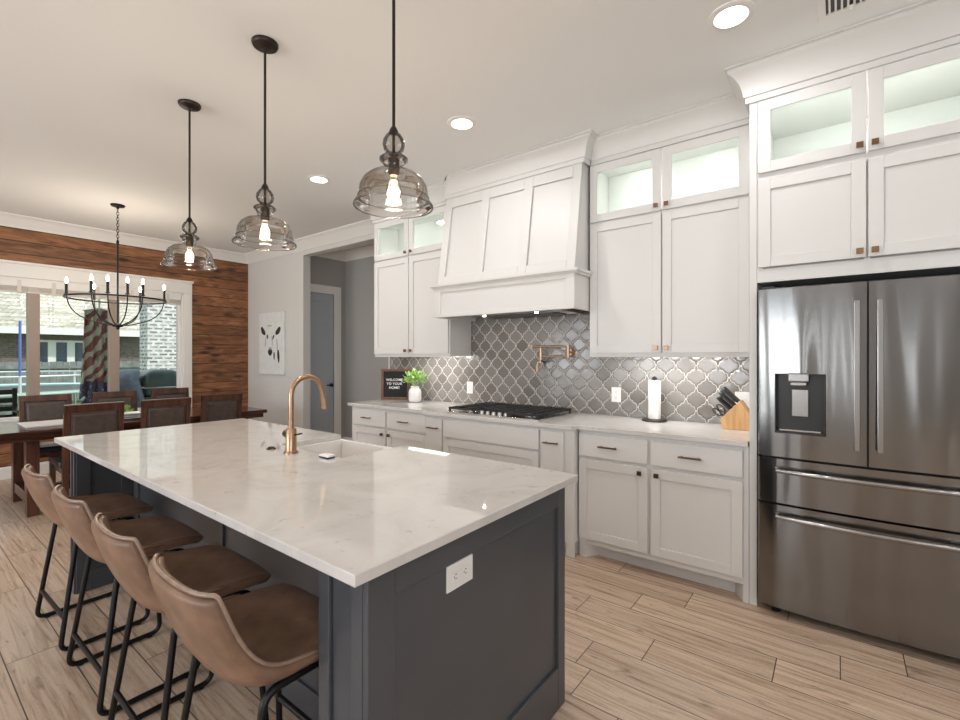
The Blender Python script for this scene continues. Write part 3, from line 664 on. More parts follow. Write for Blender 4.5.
dr = arcbox(B(), .118, FX1, ZD0, ZD1, r1=True).build('door', M['steel'], t, smooth=True)
q = B().box(dx0, dx1, 2.968, 2.974, dz0, dz1).box(dx0, dx0 + .006, 2.921, 2.968, dz0, dz1).box(dx1 - .006, dx1, 2.921, 2.968, dz0, dz1).box(dx0, dx1, 2.921, 2.968, dz0, dz0 + .012).box(dx0, dx1, 2.921, 2.968, dz1 - .006, dz1).build('water_dispenser', M['dark'], dl, bevel=.002)
B().box(-.210, -.118, 2.905, 2.965, 1.258, 1.303).box(-.200, -.128, 2.912, 2.965, 1.236, 1.258).build('dispenser_nozzle', M['handle'], dl, bevel=.006)
B().box(-.194, -.122, 2.945, 2.957, 1.075, 1.218).build('dispenser_paddle', M['handle'], dl, bevel=.003)
B().box(dx0 + .02, dx1 - .02, 2.925, 2.967, dz0 + .012, dz0 + .022).build('drip_tray', M['steel2'], dl, bevel=.002)
def vbar(x, door):
    z0, z1 = .935, 1.66; y = fy(x)
    B().box(x - .012, x + .012, y - .056, y - .036, z0, z1).prism([(y - .037, z0 + .02), (y + .004, z0 + .05), (y + .004, z0 + .075), (y - .037, z0 + .06)], 'x', x - .009, x + .009).prism([(y - .037, z1 - .02), (y + .004, z1 - .05), (y + .004, z1 - .075), (y - .037, z1 - .06)], 'x', x - .009, x + .009).build('handle', M['handle'], door, bevel=.004)
vbar(.072, dl); vbar(.157, dr)
for z0, z1, zh in ((.612, .846, .79), (.052, .600, .548)):
    d = arcbox(B(), FX0, FX1, z0, z1, r0=True, r1=True).build('drawer', M['steel'], t, smooth=True)
    pts = [(FXM - .375, fy(-.26) - .002, zh), (FXM - .372, fy(-.26) - .03, zh)] + [(FXM + .37 * i / 8, fy(FXM + .37 * i / 8) - .052 + .012 * (i / 8) ** 2, zh) for i in range(-8, 9)] + [(FXM + .372, fy(-.26) - .03, zh), (FXM + .375, fy(-.26) - .002, zh)]
    B().tube(pts, .012, 12).build('handle', M['handle'], d, smooth=True)
B().box(-.30, .53, 2.985, 3.05, .03, .052).build('toe_grille', M['black'], t)
for x in (-.27, .50): B().cyl((x, 3.01, .0), (x, 3.01, .032), .022, seg=14).build('foot', M['black'], t, smooth=True)
for x in (-.33, .50): B().box(x, x + .06, 2.955, 2.984, 1.754, 1.768).build('hinge_cover', M['dark'], t, bevel=.003)

# ------------------------------------------------------------------ island
IX0, IX1, IY0, IY1, IYR = -3.575, -.87, .70, 1.69, 1.0
t = thing('kitchen_island', 'charcoal blue island cabinet with knee space for the stools', 'kitchen island', ((IX0 + IX1) / 2, 1.2, 0))
m = M['island']
SX0, SX1, SY0 = -2.40, -1.84, 1.335
b = B().box(IX0, SX0 - .02, IYR, IY1, 0, .884).box(SX1 + .02, IX1 - .0205, IYR, IY1, 0, .884).box(SX0 - .02, SX1 + .02, IYR, IY1 - .03, 0, .62).box(SX0 - .02, SX1 + .02, IYR, SY0 - .03, .62, .884)
b.build('body', m, t)
# end panel facing the kitchen aisle
y0, y1 = IY0, IY1; w = .085
b = B().box(IX1 - .02, IX1, y0, y0 + w, 0, .884).box(IX1 - .02, IX1, y1 - .055, y1, 0, .884).box(IX1 - .02, IX1, y0 + w, y1 - .055, .80, .884).box(IX1 - .02, IX1, y0 + w, y1 - .055, 0, .165).box(IX1 - .02, IX1 - .012, y0 + w, y1 - .055, .165, .80)
b.build('end_panel', m, t, bevel=.003)
# front pilasters
def pilaster(xa, xb):
    f = .045 if xb - xa > .15 else .02
    b = B().box(xa, xb, IY0 + .012, IYR, 0, .884).box(xa, xa + f, IY0, IY0 + .012, 0, .884).box(xb - f, xb, IY0, IY0 + .012, 0, .884).box(xa + f, xb - f, IY0, IY0 + .012, .845, .884).box(xa + f, xb - f, IY0, IY0 + .012, 0, .12)
    return b.build('pilaster', m, t, bevel=.003)
pilaster(-1.07, IX1 - .021)
pilaster(IX0 - .04, -3.53)
b = B().box(-3.53, -3.522, IY0 + .01, IY0 + .075, 0, .884).box(-3.53, -3.522, IYR - .075, IYR, 0, .884).box(-3.53, -3.522, IY0 + .075, IYR - .075, .81, .884).box(-3.53, -3.522, IY0 + .075, IYR - .075, 0, .12)
b.build('side_frame', m, t, bevel=.002)
b = B().box(-3.522, -1.07, IYR - .012, IYR, .80, .884).box(-3.522, -1.07, IYR - .012, IYR, 0, .14)
for x in (-3.522, -2.365, -1.145): b.box(x, x + .075, IYR - .012, IYR, .14, .80)
b.build('back_frame', m, t, bevel=.003)
B().box(SX0 - .02, SX1 + .02, IY1 - .03, IY1 - .01, 0, .64).build('sink_door', m, t, bevel=.002)
# stone top, notched for the apron sink
zt0, zt1 = .887, .915
b = B().prism([(-3.635, .632), (-.83, .632), (-.83, 1.725), (SX1, 1.725), (SX1, SY0), (SX0, SY0), (SX0, 1.725), (-3.635, 1.725)], 'z', zt0, zt1)
tag(b.build('island_countertop', M['quartz'], bevel=.003), 'large pale quartz slab on the charcoal island', 'countertop')
t = thing('apron_sink', 'white apron front sink set into the island beside the faucet', 'sink', ((SX0 + SX1) / 2, 1.53, .66))
sx0, sx1, sy0, sy1 = SX0 - .012, SX1 + .012, SY0 - .018, 1.745
B().box(sx0, sx1, sy0, sy1, .645, .672).box(sx0, sx0 + .022, sy0, sy1, .672, .8865).box(sx1 - .022, sx1, sy0, sy1, .672, .8865).box(sx0 + .022, sx1 - .022, sy0, sy0 + .022, .672, .8865).box(sx0 + .022, sx1 - .022, sy1 - .025, sy1, .672, .8865).build('basin', M['sinkwhite'], t, bevel=.006)
B().cyl((-2.12, 1.53, .672), (-2.12, 1.53, .677), .045, seg=24).build('drain', M['steel2'], t, smooth=True)
# faucet
fx, fyy = -2.133, 1.244
t = thing('kitchen_faucet', 'tall brushed copper gooseneck faucet on the island', 'faucet', (fx, fyy, .915))
B().lathe((fx, fyy, 0), [(.034, .9155), (.034, .923), (.0255, .925), (.0255, 1.032), (.0225, 1.036), (.014, 1.037)], 28).build('body', M['copper'], t, smooth=True)
pts = [(fx, fyy, 1.03), (fx, fyy, 1.12), (fx, fyy, 1.195)] + [(fx, fyy + .088 - .088 * math.cos(a), 1.195 + .092 * math.sin(a)) for a in [PI * k / 16 for k in range(1, 16)]]
B().tube(pts + [(fx, fyy + .180, 1.178)], .0125, 16).build('spout', M['copper'], t, smooth=True)
B().cyl((fx, fyy + .179, 1.186), (fx, fyy + .189, 1.118), .0145, .0165, seg=18).build('spray_head', M['copper'], t, smooth=True)
B().cyl((fx - .02, fyy, 1.005), (fx - .058, fyy + .006, 1.005), .019, .019, 18).build('lever_hub', M['bronze'], t, smooth=True)
B().cyl((fx + .02, fyy, 1.005), (fx + .05, fyy + .03, 1.012), .004, .004, 8).build('lever', M['bronze'], t, smooth=True)
t = B().lathe((-2.306, 1.235, 0), [(.024, .9155), (.024, .919), (.017, .921), (.015, .926)], 22).build('air_switch_button', M['bronze'], smooth=True)
tag(t, 'small bronze push button flush in the island top beside the faucet', 'button')
t = thing('sponge', 'small white and navy scrub sponge at the sink edge on the island', 'sponge', (-1.90, 1.29, .9155))
B().box(-1.935, -1.865, 1.268, 1.310, .922, .932).build('foam', M['white'], t, bevel=.003)
B().box(-1.935, -1.865, 1.268, 1.310, .9155, .922).build('scouring_pad', M['navy'], t, bevel=.002)

def outlet(name, label, c, axis, w, h, kind='duplex', horiz=False):
    """Cover plate; axis 'y' faces -Y, axis 'x' faces +X."""
    t = thing(name, label, 'outlet' if kind != 'switch' else 'light switch', c, 'wall plates')
    def bx(u0, u1, d0, d1, v0, v1):
        if axis == 'y': return (c[0] + u0, c[0] + u1, c[1] - d1, c[1] - d0, c[2] + v0, c[2] + v1)
        return (c[0] + d0, c[0] + d1, c[1] + u0, c[1] + u1, c[2] + v0, c[2] + v1)
    B().box(*bx(-w / 2, w / 2, 0, .006, -h / 2, h / 2)).build('plate', M['white'], t, bevel=.002)
    for s in (-1, 1):
        du, dv = (s * .022, 0) if horiz else (0, s * .022)
        if kind == 'switch':
            if s < 0: continue
            B().box(*bx(-.016, .016, .006, .010, -.033, .033)).build('rocker', M['white'], t, bevel=.002); continue
        f = B().box(*bx(du - .015, du + .015, .006, .008, dv - .015, dv + .015)).build('receptacle', M['white'], t, bevel=.002)
        g = B()
        for k in (-.006, .006):
            g.box(*(bx(du - .004, du + .004, .008, .0085, dv + k - .001, dv + k + .001) if horiz else bx(du + k - .001, du + k + .001, .008, .0085, dv - .001, dv + .007)))
        g.box(*bx(du - .009 if horiz else du - .002, du - .006 if horiz else du + .002, .008, .0085, dv - .002 if horiz else dv - .008, dv + .002 if horiz else dv - .005))
        g.build('slot', M['dark'], f)
    return t
outlet('wall_outlet', 'white double outlet on the charcoal end of the island', (IX1 - .012, 1.043, .755), 'x', .117, .076, horiz=True)
outlet('wall_outlet', 'white wall outlet in the tile just left of the gas cooktop', (-2.905, YK - .012, 1.08), 'y', .072, .117)
outlet('wall_outlet', 'white wall outlet in the tile between cooktop and paper towels', (-1.405, YK - .012, 1.085), 'y', .076, .117)
outlet('wall_switch', 'white switch plate in the tile behind the knife block', (-.505, YK - .012, 1.09), 'y', .115, .117, 'switch')

# ------------------------------------------------------------------ bar stools
def stool():
    t = thing('bar_stool', 'x', 'bar stool', (0, 0, 0), 'bar stools along the island')
    rows = [(.240, .562, .205, .222, .560), (.222, .576, .226, .215, .575), (.165, .582, .232, .165, .588), (.06, .566, .232, .075, .598), (.0, .550, .231, .02, .606), (-.06, .538, .228, -.03, .610),
            (-.112, .560, .225, -.072, .622), (-.148, .622, .220, -.112, .658), (-.178, .692, .211, -.145, .717), (-.202, .762, .202, -.166, .78), (-.214, .810, .193, -.178, .818), (-.217, .826, .188, -.182, .830)]
    nu = 12; bm = bmesh.new(); G = []
    for cy_, cz_, hw, ey, ez in rows:
        row = []
        for k in range(nu + 1):
            u = -1 + 2 * k / nu; f = abs(u) ** 2.4
            row.append(bm.verts.new((hw * math.sin(u * 1.2) / math.sin(1.2), cy_ + (ey - cy_) * f, cz_ + (ez - cz_) * f)))
        G.append(row)
    for r0, r1 in zip(G, G[1:]):
        for k in range(nu): bm.faces.new([r0[k], r0[k + 1], r1[k + 1], r1[k]])
    edge = [v.co.copy() for v in [r[0] for r in G][3:]] + [v.co.copy() for v in G[-1][1:]] + [v.co.copy() for v in [r[-1] for r in G][::-1][1:-3]]
    b = B(); b.bm.free(); b.bm = bm
    o = b.build('seat_shell', M['leather'], t, smooth='all')
    sd_ = o.modifiers.new('pad', 'SOLIDIFY'); sd_.thickness = .036; sd_.offset = 0
    ss = o.modifiers.new('round', 'SUBSURF'); ss.levels = 2; ss.render_levels = 2
    pp = [Vector((p.x * .995, p.y - .002, p.z + .006)) for p in edge]
    o2 = B().tube(pp, .0062, 8).build('piping', M['piping'], t, smooth='all')
    ss = o2.modifiers.new('round', 'SUBSURF'); ss.levels = 1; ss.render_levels = 1
    for s in (-1, 1):
        loop = rounded([(s * .235, -.150, .012), (s * .235, .205, .012), (s * .190, .165, .545), (s * .190, -.075, .545)], .045, 6)
        B().tube(loop, .0105, 10, closed=True).build('leg_frame', M['black'], t, smooth='all')
        for y in (-.105, .16): B().cyl((s * .235, y, 0), (s * .235, y, .006), .012, seg=10).build('glide', M['dark'], t)
    B().cyl((-.226, -.130, .155), (.226, -.130, .155), .0095).build('stretcher', M['black'], t, smooth=True)
    B().cyl((-.222, .193, .20), (.222, .193, .20), .0105).build('footrest', M['black'], t, smooth=True)
    B().cyl((-.19, .10, .545), (.19, .10, .545), .008).cyl((-.19, -.02, .545), (.19, -.02, .545), .008).build('seat_brace', M['black'], t, smooth=True)
    return t
st = stool()
ST = [(-3.11, .665, 0.02, 'tan leather bar stool at the far end of the island, by the dining chairs'),
      (-2.47, .665, 0.0, 'tan leather bar stool second from the dining end of the island'),
      (-1.88, .665, -.01, 'tan leather bar stool second from the island end with the outlet'),
      (-1.328, .665, 0.0, 'tan leather bar stool nearest the island end with the outlet')]
for i, (x, y, r, lab) in enumerate(ST):
    if i == 0: first = st
    else: dup(st, (x, y, 0), r, lab)
st.location = (ST[0][0], ST[0][1], 0); st.rotation_euler = (0, 0, ST[0][2]); st['label'] = ST[0][3]

# ------------------------------------------------------------------ pendants, chandelier, downlights
def pendant():
    t = thing('pendant_lamp', 'x', 'pendant lamp', (0, 0, 0), 'pendants over the island')
    B().lathe((0, 0, 0), [(.064, 2.999), (.064, 2.990), (.058, 2.980), (.012, 2.972), (.008, 2.955)], 28).build('canopy', M['bronze'], t, smooth=True)
    B().cyl((0, 0, 2.26), (0, 0, 2.96), .0062, seg=10).lathe((0, 0, 0), [(.009, 2.275), (.016, 2.262), (.020, 2.250), (.006, 2.246)], 16).build('stem', M['bronze'], t, smooth=True)
    B().lathe((0, 0, 0), [(.016, 2.252), (.030, 2.242), (.041, 2.222), (.043, 2.205), (.038, 2.186), (.024, 2.172), (.020, 2.168)], 28, cap=False).build('glass_ball', M['smoke'], t, smooth='all')
    B().lathe((0, 0, 0), [(.020, 2.168), (.040, 2.164), (.055, 2.152), (.054, 2.144), (.040, 2.130), (.036, 2.114), (.037, 2.101)], 28, cap=False).build('glass_collar', M['smoke'], t, smooth='all')
    B().cyl((0, 0, 2.10), (0, 0, 2.25), .006, seg=10).lathe((0, 0, 0), [(.014, 2.158), (.022, 2.150), (.022, 2.096), (.017, 2.086)], 18).build('socket', M['bronze'], t, smooth=True)
    sh = B().lathe((0, 0, 0), [(.037, 2.101), (.062, 2.098), (.094, 2.087), (.117, 2.067), (.129, 2.041), (.132, 2.019), (.133, 2.006), (.137, 2.000), (.134, 1.994), (.138, 1.987), (.147, 1.979), (.152, 1.972), (.150, 1.966)], 48, cap=False).build('glass_shade', M['smoke'], t, smooth='all')
    B().tube([(.150 * math.cos(a), .150 * math.sin(a), 1.967) for a in [2 * PI * k / 48 for k in range(48)]], .0026, 8, closed=True).build('rim_bead', M['clear'], sh, smooth='all')
    B().tube([(.1355 * math.cos(a), .1355 * math.sin(a), 2.000) for a in [2 * PI * k / 48 for k in range(48)]], .002, 8, closed=True).build('rim_bead', M['clear'], sh, smooth='all')
    bl = B().lathe((0, 0, 0), [(.014, 2.086), (.016, 2.074), (.026, 2.050), (.030, 2.030), (.028, 2.010), (.018, 1.992), (.004, 1.986)], 24, cap=False).build('bulb', M['clear'], t, smooth='all')
    g = B()
    for k in range(6):
        a = 2 * PI * k / 6; g.cyl((.006 * math.cos(a), .006 * math.sin(a), 2.07), (.014 * math.cos(a + .5), .014 * math.sin(a + .5), 2.005), .0016, seg=6)
    g.build('filament', M['fil'], bl)
    return t
pt = pendant()
PX = [(-3.275, 'smoked glass pendant lamp over the island, closest to the cedar wall'), (-2.331, 'smoked glass pendant lamp over the island, the middle one hanging above the faucet'), (-1.357, 'smoked glass pendant lamp over the island, closest to the island end with the outlet')]
for i, (x, lab) in enumerate(PX):
    p = pt if i == 0 else dup(pt, (x, 1.216, 0), 0, lab)
    l = bpy.data.lights.new('pendant bulb', 'POINT'); l.energy = 10; l.color = (1, .84, .64); l.shadow_soft_size = .03
    lo = bpy.data.objects.new('pendant bulb', l); COL.objects.link(lo); lo.location = (x, 1.216, 2.03)
pt.location = (PX[0][0], 1.216, 0); pt['label'] = PX[0][1]

cx, cy = -6.06, 1.56
t = thing('chandelier', 'black eight arm ring chandelier with lit candle bulbs over the dining table', 'chandelier', (cx, cy, 1.68))
B().lathe((cx, cy, 0), [(.064, 2.999), (.064, 2.990), (.058, 2.982), (.015, 2.972), (.010, 2.955)], 26).build('canopy', M['black'], t, smooth=True)
b = B(); z = 2.955
for i in range(11):
    a = PI / 2 * (i % 2)
    b.tube([(cx + .011 * math.cos(k) * math.cos(a), cy + .011 * math.cos(k) * math.sin(a), z - .019 + .020 * math.sin(k)) for k in [2 * PI * j / 12 for j in range(12)]], .0028, 6, closed=True); z -= .030
b.build('chain', M['black'], t, smooth='all')
B().cyl((cx, cy, 1.72), (cx, cy, z - .0), .0085).lathe((cx, cy, 0), [(.004, z + .004), (.013, z - .01), (.013, z - .04), (.009, z - .05)], 12).build('stem', M['black'], t, smooth=True)
B().lathe((cx, cy, 0), [(.006, 1.675), (.016, 1.682), (.018, 1.70), (.046, 1.706), (.050, 1.716), (.046, 1.728), (.020, 1.738), (.009, 1.75)], 24).build('hub', M['black'], t, smooth=True)
RR = .43
b = B().sweep([(cx + RR * math.cos(a), cy + RR * math.sin(a)) for a in [2 * PI * k / 64 for k in range(65)]], [(-.003, 1.988), (.004, 1.988), (.004, 2.004), (-.003, 2.004)])
b.build('ring', M['black'], t)
for ph in (0, 60, 79, 101, 120, 180, 240, 300):
    a = math.radians(75.6 + ph + 180); ca, sa = math.cos(a), math.sin(a)
    def R(r, z): return (cx + r * ca, cy + r * sa, z)
    A = [R(.045, 1.716), R(.14, 1.735), R(.235, 1.765), R(.31, 1.805), R(.37, 1.865), R(.40, 1.94), R(.408, 2.02)]
    am = B().tube(A, .0065, 8).build('arm', M['black'], t, smooth='all')
    sm = am.modifiers.new('round', 'SUBSURF'); sm.levels = 1; sm.render_levels = 1
    q = (cx + .408 * ca, cy + .408 * sa, 0)
    B().lathe(q, [(.008, 2.01), (.020, 2.016), (.020, 2.022), (.0125, 2.026), (.0125, 2.125), (.010, 2.130)], 14).build('candle_sleeve', M['black'], am, smooth=True)
    B().lathe(q, [(.006, 2.130), (.010, 2.143), (.0125, 2.155), (.010, 2.170), (.005, 2.184), (.001, 2.192)], 14).build('bulb', M['bulb'], am, smooth='all')
l = bpy.data.lights.new('chandelier glow', 'POINT'); l.energy = 26; l.color = (1, .86, .68); l.shadow_soft_size = .35
lo = bpy.data.objects.new('chandelier glow', l); COL.objects.link(lo); lo.location = (cx, cy, 2.17)

CLAB = ['round lit ceiling downlight nearest the refrigerator cabinet', 'round lit ceiling downlight in front of the range hood', 'round lit ceiling downlight by the hall opening']
for i, (x, y) in enumerate(CANS):
    t = thing('recessed_light', CLAB[i] if i < 3 else 'added round ceiling downlight out of view, for fill light', 'downlight', (x, y, CZ - .012), 'ceiling downlights')
    B().lathe((x, y, 0), [(.072, CZ - .010), (.078, CZ - .011), (.098, CZ - .004), (.099, CZ - .0005)], 36, cap=False).build('trim_ring', M['trim'], t, smooth=True)
    B().cyl((x, y, CZ - .001), (x, y, CZ - .007), .073, seg=36).build('lens', M['can'], t)
    area('downlight', (x, y, CZ - .014), (0, 0, -1), .14, .14, CAN_POWER, (1, .99, .985), 'DISK')
t = thing('ceiling_vent', 'white slatted air vent in the ceiling at the refrigerator cabinet', 'vent', (.08, 2.60, CZ - .012))
B().box(-.075, .31, 2.46, 2.49, CZ - .010, CZ - .0005).box(-.075, .31, 2.72, 2.755, CZ - .010, CZ - .0005).box(-.075, -.045, 2.49, 2.72, CZ - .010, CZ - .0005).box(.28, .31, 2.49, 2.72, CZ - .010, CZ - .0005).build('frame', M['trim'], t, bevel=.002)
B().box(-.045, .28, 2.49, 2.72, CZ - .002, CZ - .0005).build('duct', M['dark'], t)
b = B()
for k in range(14): b.box(-.035 + k * .0225, -.027 + k * .0225, 2.49, 2.72, CZ - .011, CZ - .003)
b.build('grille', M['trim'], t)
B().box(.04, .055, 2.705, 2.72, CZ - .03, CZ - .008).build('lever', M['trim'], t)

# ------------------------------------------------------------------ on the kitchen counter
t = thing('gas_cooktop', 'black five burner gas cooktop with cast iron grates under the hood', 'cooktop', (-2.14, 3.25, .915))
kx0, kx1, ky0, ky1 = -2.64, -1.745, 2.965, 3.53
B().box(kx0, kx1, ky0, ky1, .9155, .924).build('tray', M['steel2'], t, bevel=.003)
for (x, y, r) in ((-2.48, 3.12, .042), (-2.48, 3.38, .036), (-2.19, 3.30, .055), (-1.90, 3.12, .036), (-1.90, 3.38, .042)):
    bn = B().lathe((x, y, 0), [(r + .014, .924), (r + .012, .930), (r, .938), (r - .004, .944)], 24).build('burner', M['steel2'], t, smooth=True)
    B().lathe((x, y, 0), [(r - .006, .944), (r - .006, .950), (r - .012, .953)], 24).build('burner_cap', M['iron'], bn, smooth=True)
for xa, xb in ((kx0 + .012, -2.350), (-2.340, -2.040), (-2.030, kx1 - .012)):
    b = B(); yb0 = ky0 + .012 if xb < -2.345 or xa > -2.035 else ky0 + .13
    for y in (yb0, ky1 - .012): b.box(xa, xb, y - .006, y + .006, .944, .960)
    for x in (xa + .006, xb - .006): b.box(x - .006, x + .006, yb0, ky1 - .012, .944, .960)
    n = 6
    for k in range(1, n):
        y = yb0 + (ky1 - .012 - yb0) * k / n; b.box(xa, xb, y - .005, y + .005, .948, .962)
    for x in ((2 * xa + xb) / 3, (xa + 2 * xb) / 3): b.box(x - .005, x + .005, yb0, ky1 - .012, .948, .962)
    for x in (xa + .008, xb - .008):
        for y in (yb0 + .004, ky1 - .016): b.box(x - .007, x + .007, y - .007, y + .007, .924, .946)
    b.build('grate', M['iron'], t, bevel=.0015)
for k in range(5):
    x = -2.31 + k * .06
    B().lathe((x, ky0 + .06, 0), [(.022, .924), (.021, .928), (.018, .945), (.015, .947)], 20).build('control_knob', M['steel2'], t, smooth=True)

t = thing('pot_filler', 'folded copper pot filler tap on the tile above the cooktop', 'tap', (-1.80, 3.56, 1.39))
B().cyl((-1.80, YK - .013, 1.425), (-1.80, YK - .022, 1.425), .030, seg=24).cyl((-1.80, YK - .02, 1.425), (-1.80, 3.555, 1.425), .012, seg=14).build('flange', M['copper'], t, smooth=True)
B().cyl((-1.80, 3.555, 1.378), (-1.80, 3.555, 1.488), .013, seg=14).build('swivel_post', M['copper'], t, smooth=True)
B().tube([(-1.80, 3.555, 1.478), (-2.0, 3.545, 1.478), (-2.15, 3.54, 1.478)], .0095, 12).cyl((-2.15, 3.54, 1.464), (-2.15, 3.54, 1.492), .012, seg=12).build('upper_arm', M['copper'], t, smooth=True)
B().tube([(-1.80, 3.555, 1.392), (-2.06, 3.545, 1.392)], .0095, 12).build('lower_arm', M['copper'], t, smooth=True)
B().cyl((-2.06, 3.545, 1.335), (-2.06, 3.545, 1.468), .013, seg=14).build('joint', M['copper'], t, smooth=True)
B().cyl((-2.06, 3.545, 1.355), (-2.01, 3.51, 1.345), .006, seg=10).sphere((-2.005, 3.507, 1.344), .010).build('valve_handle', M['bronze'], t, smooth=True)
B().tube([(-2.06, 3.545, 1.345), (-2.085, 3.54, 1.335), (-2.092, 3.54, 1.31), (-2.092, 3.54, 1.265)], [.010, .010, .010, .013], 12).build('nozzle', M['copper'], t, smooth=True)

t = thing('paper_towel_holder', 'dark round based stand holding a paper towel roll on the counter', 'paper towel holder', (-1.072, 3.50, .915))
B().lathe((-1.072, 3.50, 0), [(.088, .9155), (.090, .924), (.084, .930), (.02, .933)], 32).build('base', M['bronze'], t, smooth=True)
B().cyl((-1.072, 3.50, .93), (-1.072, 3.50, 1.225), .007, seg=12).build('rod', M['bronze'], t, smooth=True)
B().lathe((-1.072, 3.50, 0), [(.008, 1.215), (.019, 1.222), (.021, 1.230), (.012, 1.240), (.004, 1.243)], 18).build('finial', M['bronze'], t, smooth=True)
o = B().lathe((-1.072, 3.50, 0), [(.020, .9335), (.043, .9335), (.044, .94), (.044, 1.205), (.043, 1.212), (.020, 1.212), (.020, .9335)], 36, cap=False).build('paper_towel_roll', M['paper'], smooth=True)
tag(o, 'slim white paper towel roll on the dark stand', 'paper towels')

t = thing('knife_block', 'pale wooden knife block full of black handles beside the refrigerator panel', 'knife block', (-.52, 3.44, .915))
kp = [(-.598, .9155), (-.430, .9155), (-.430, 1.0), (-.498, 1.105), (-.618, .975)]
B().prism(kp, 'y', 3.385, 3.495).build('block', M['blockwood'], t, bevel=.004)
fd = Vector((-.498 + .618, 0, 1.105 - .975)).normalized(); nd = Vector((-fd.z, 0, fd.x))
def on_face(s, y): p = Vector((-.618, y, .975)) + fd * s; return p
kd = [(.158, 3.468), (.158, 3.438), (.158, 3.408), (.124, 3.468), (.124, 3.438), (.124, 3.408), (.090, 3.468), (.090, 3.412)]
kl = [('topmost row, by the tile', .130), ('topmost row, middle', .136), ('topmost row, facing the room', .132), ('middle row, by the tile', .124), ('middle row, centre', .128), ('middle row, facing the room', .124), ('lowest row, by the tile', .11), ('lowest row, facing the room', .11)]
for (s, y), (lb, ln) in zip(kd, kl):
    p = on_face(s, y); t = thing('kitchen_knife', 'black handled knife in the wooden block, ' + lb, 'knife', tuple(p), 'knives in the block')
    q = [p + nd * .004, p + nd * (.03), p + nd * (ln * .75), p + nd * ln + fd * .004]
    B().tube(q, [.009, .0115, .0105, .012], 10).build('handle', M['dark'], t, smooth='all')
    B().cyl(p + nd * .002, p + nd * .008, .0088, seg=10).build('bolster', M['steel2'], t, smooth=True)
p = on_face(.036, 3.43); t = thing('kitchen_scissors', 'black looped scissors in the lowest slot of the wooden block', 'scissors', tuple(p))
for s in (-1, 1):
    c = p + nd * .048 + fd * (s * .018) + Vector((0, -.010, 0))
    B().tube([c + nd * (.030 * math.cos(a)) + fd * (.015 * math.sin(a)) for a in [2 * PI * k / 18 for k in range(18)]], .0048, 8, closed=True).cyl(p + nd * .001 + fd * (s * .005), p + nd * .020 + fd * (s * .012) + Vector((0, -.008, 0)), .005, seg=8).build('finger_loop', M['dark'], t, smooth='all')

# letter board leaning on the tile, potted plant
t = thing('letter_board', 'black letter board in a brown wooden frame reading a welcome greeting', 'letter board', (-3.845, 3.48, .917))
Mx = Matrix.Translation((-3.845, 3.465, .918)) @ Matrix.Rotation(math.radians(36), 4, 'Z') @ Matrix.Rotation(math.radians(-3), 4, 'X')
hw, hh = .157, .335
B().box(-hw, -hw + .026, 0, .024, 0, hh, Mx).box(hw - .026, hw, 0, .024, 0, hh, Mx).box(-hw + .026, hw - .026, 0, .024, 0, .026, Mx).box(-hw + .026, hw - .026, 0, .024, hh - .026, hh, Mx).build('frame', M['framewood'], t, bevel=.002)
b = B().box(-hw + .026, hw - .026, .012, .020, .026, hh - .026, Mx)
for k in range(18): b.box(-hw + .026, hw - .026, .010, .012, .030 + k * .0155, .040 + k * .0155, Mx)
b.build('felt', M['felt'], t)
for k, s in enumerate(('WELCOME', 'TO YOUR', 'HOME!')):
    c = bpy.data.curves.new('lettering', 'FONT'); c.body = s; c.size = .036; c.align_x = 'CENTER'; c.align_y = 'CENTER'; c.extrude = .001; c.offset = .0006; c.space_character = 1.08
    tmp = bpy.data.objects.new('lettering', c); me = bpy.data.meshes.new_from_object(tmp); bpy.data.objects.remove(tmp)
    o = bpy.data.objects.new('lettering', me); COL.objects.link(o); me.materials.clear(); me.materials.append(M['letter']); o.parent = t
    mw = Mx @ Matrix.Translation((-.012, .0085, .215 - k * .043)) @ Matrix.Rotation(PI / 2, 4, 'X')
    o.matrix_parent_inverse = Matrix.Identity(4); o.matrix_basis = Matrix.Translation(-Vector(t.location)) @ mw
px, py = -3.49, 3.42
t = thing('potted_plant', 'small leafy green plant in a white ceramic jar beside the letter board', 'potted plant', (px, py, .915))
B().lathe((px, py, 0), [(.048, .9155), (.060, .922), (.066, .945), (.066, 1.02), (.060, 1.045), (.045, 1.06), (.043, 1.075), (.047, 1.08), (.042, 1.082), (.036, 1.06), (.01, 1.05)], 32).build('pot', M['ceramic'], t, smooth='all')
rnd = random.Random(3); b = B()
for k in range(170):
    th = rnd.uniform(0, 2 * PI); ph = math.acos(rnd.uniform(-.25, 1)); r = rnd.uniform(.055, .125)
    c = Vector((px + r * math.sin(ph) * math.cos(th) * 1.05, py + r * math.sin(ph) * math.sin(th) * .9, 1.135 + r * math.cos(ph) * .82))
    d = (c - Vector((px, py, 1.08))).normalized(); d = (d + Vector((rnd.uniform(-.6, .6), rnd.uniform(-.6, .6), rnd.uniform(-.3, .5)))).normalized()
    s = d.cross(Vector((rnd.uniform(-1, 1), rnd.uniform(-1, 1), rnd.uniform(-1, 1)))).normalized(); n = d.cross(s)
    ln, wd = rnd.uniform(.030, .048), rnd.uniform(.010, .015)
    P = [c, c + d * ln * .35 + s * wd + n * .004, c + d * ln * .75 + s * wd * .7 + n * .004, c + d * ln, c + d * ln * .75 - s * wd * .7 + n * .004, c + d * ln * .35 - s * wd + n * .004]
    v = [b.bm.verts.new(q) for q in P]; b.face([v[0], v[1], v[2], v[3]]); b.face([v[0], v[3], v[4], v[5]])
f = b.build('foliage', M['leaf'], t)
b = B()
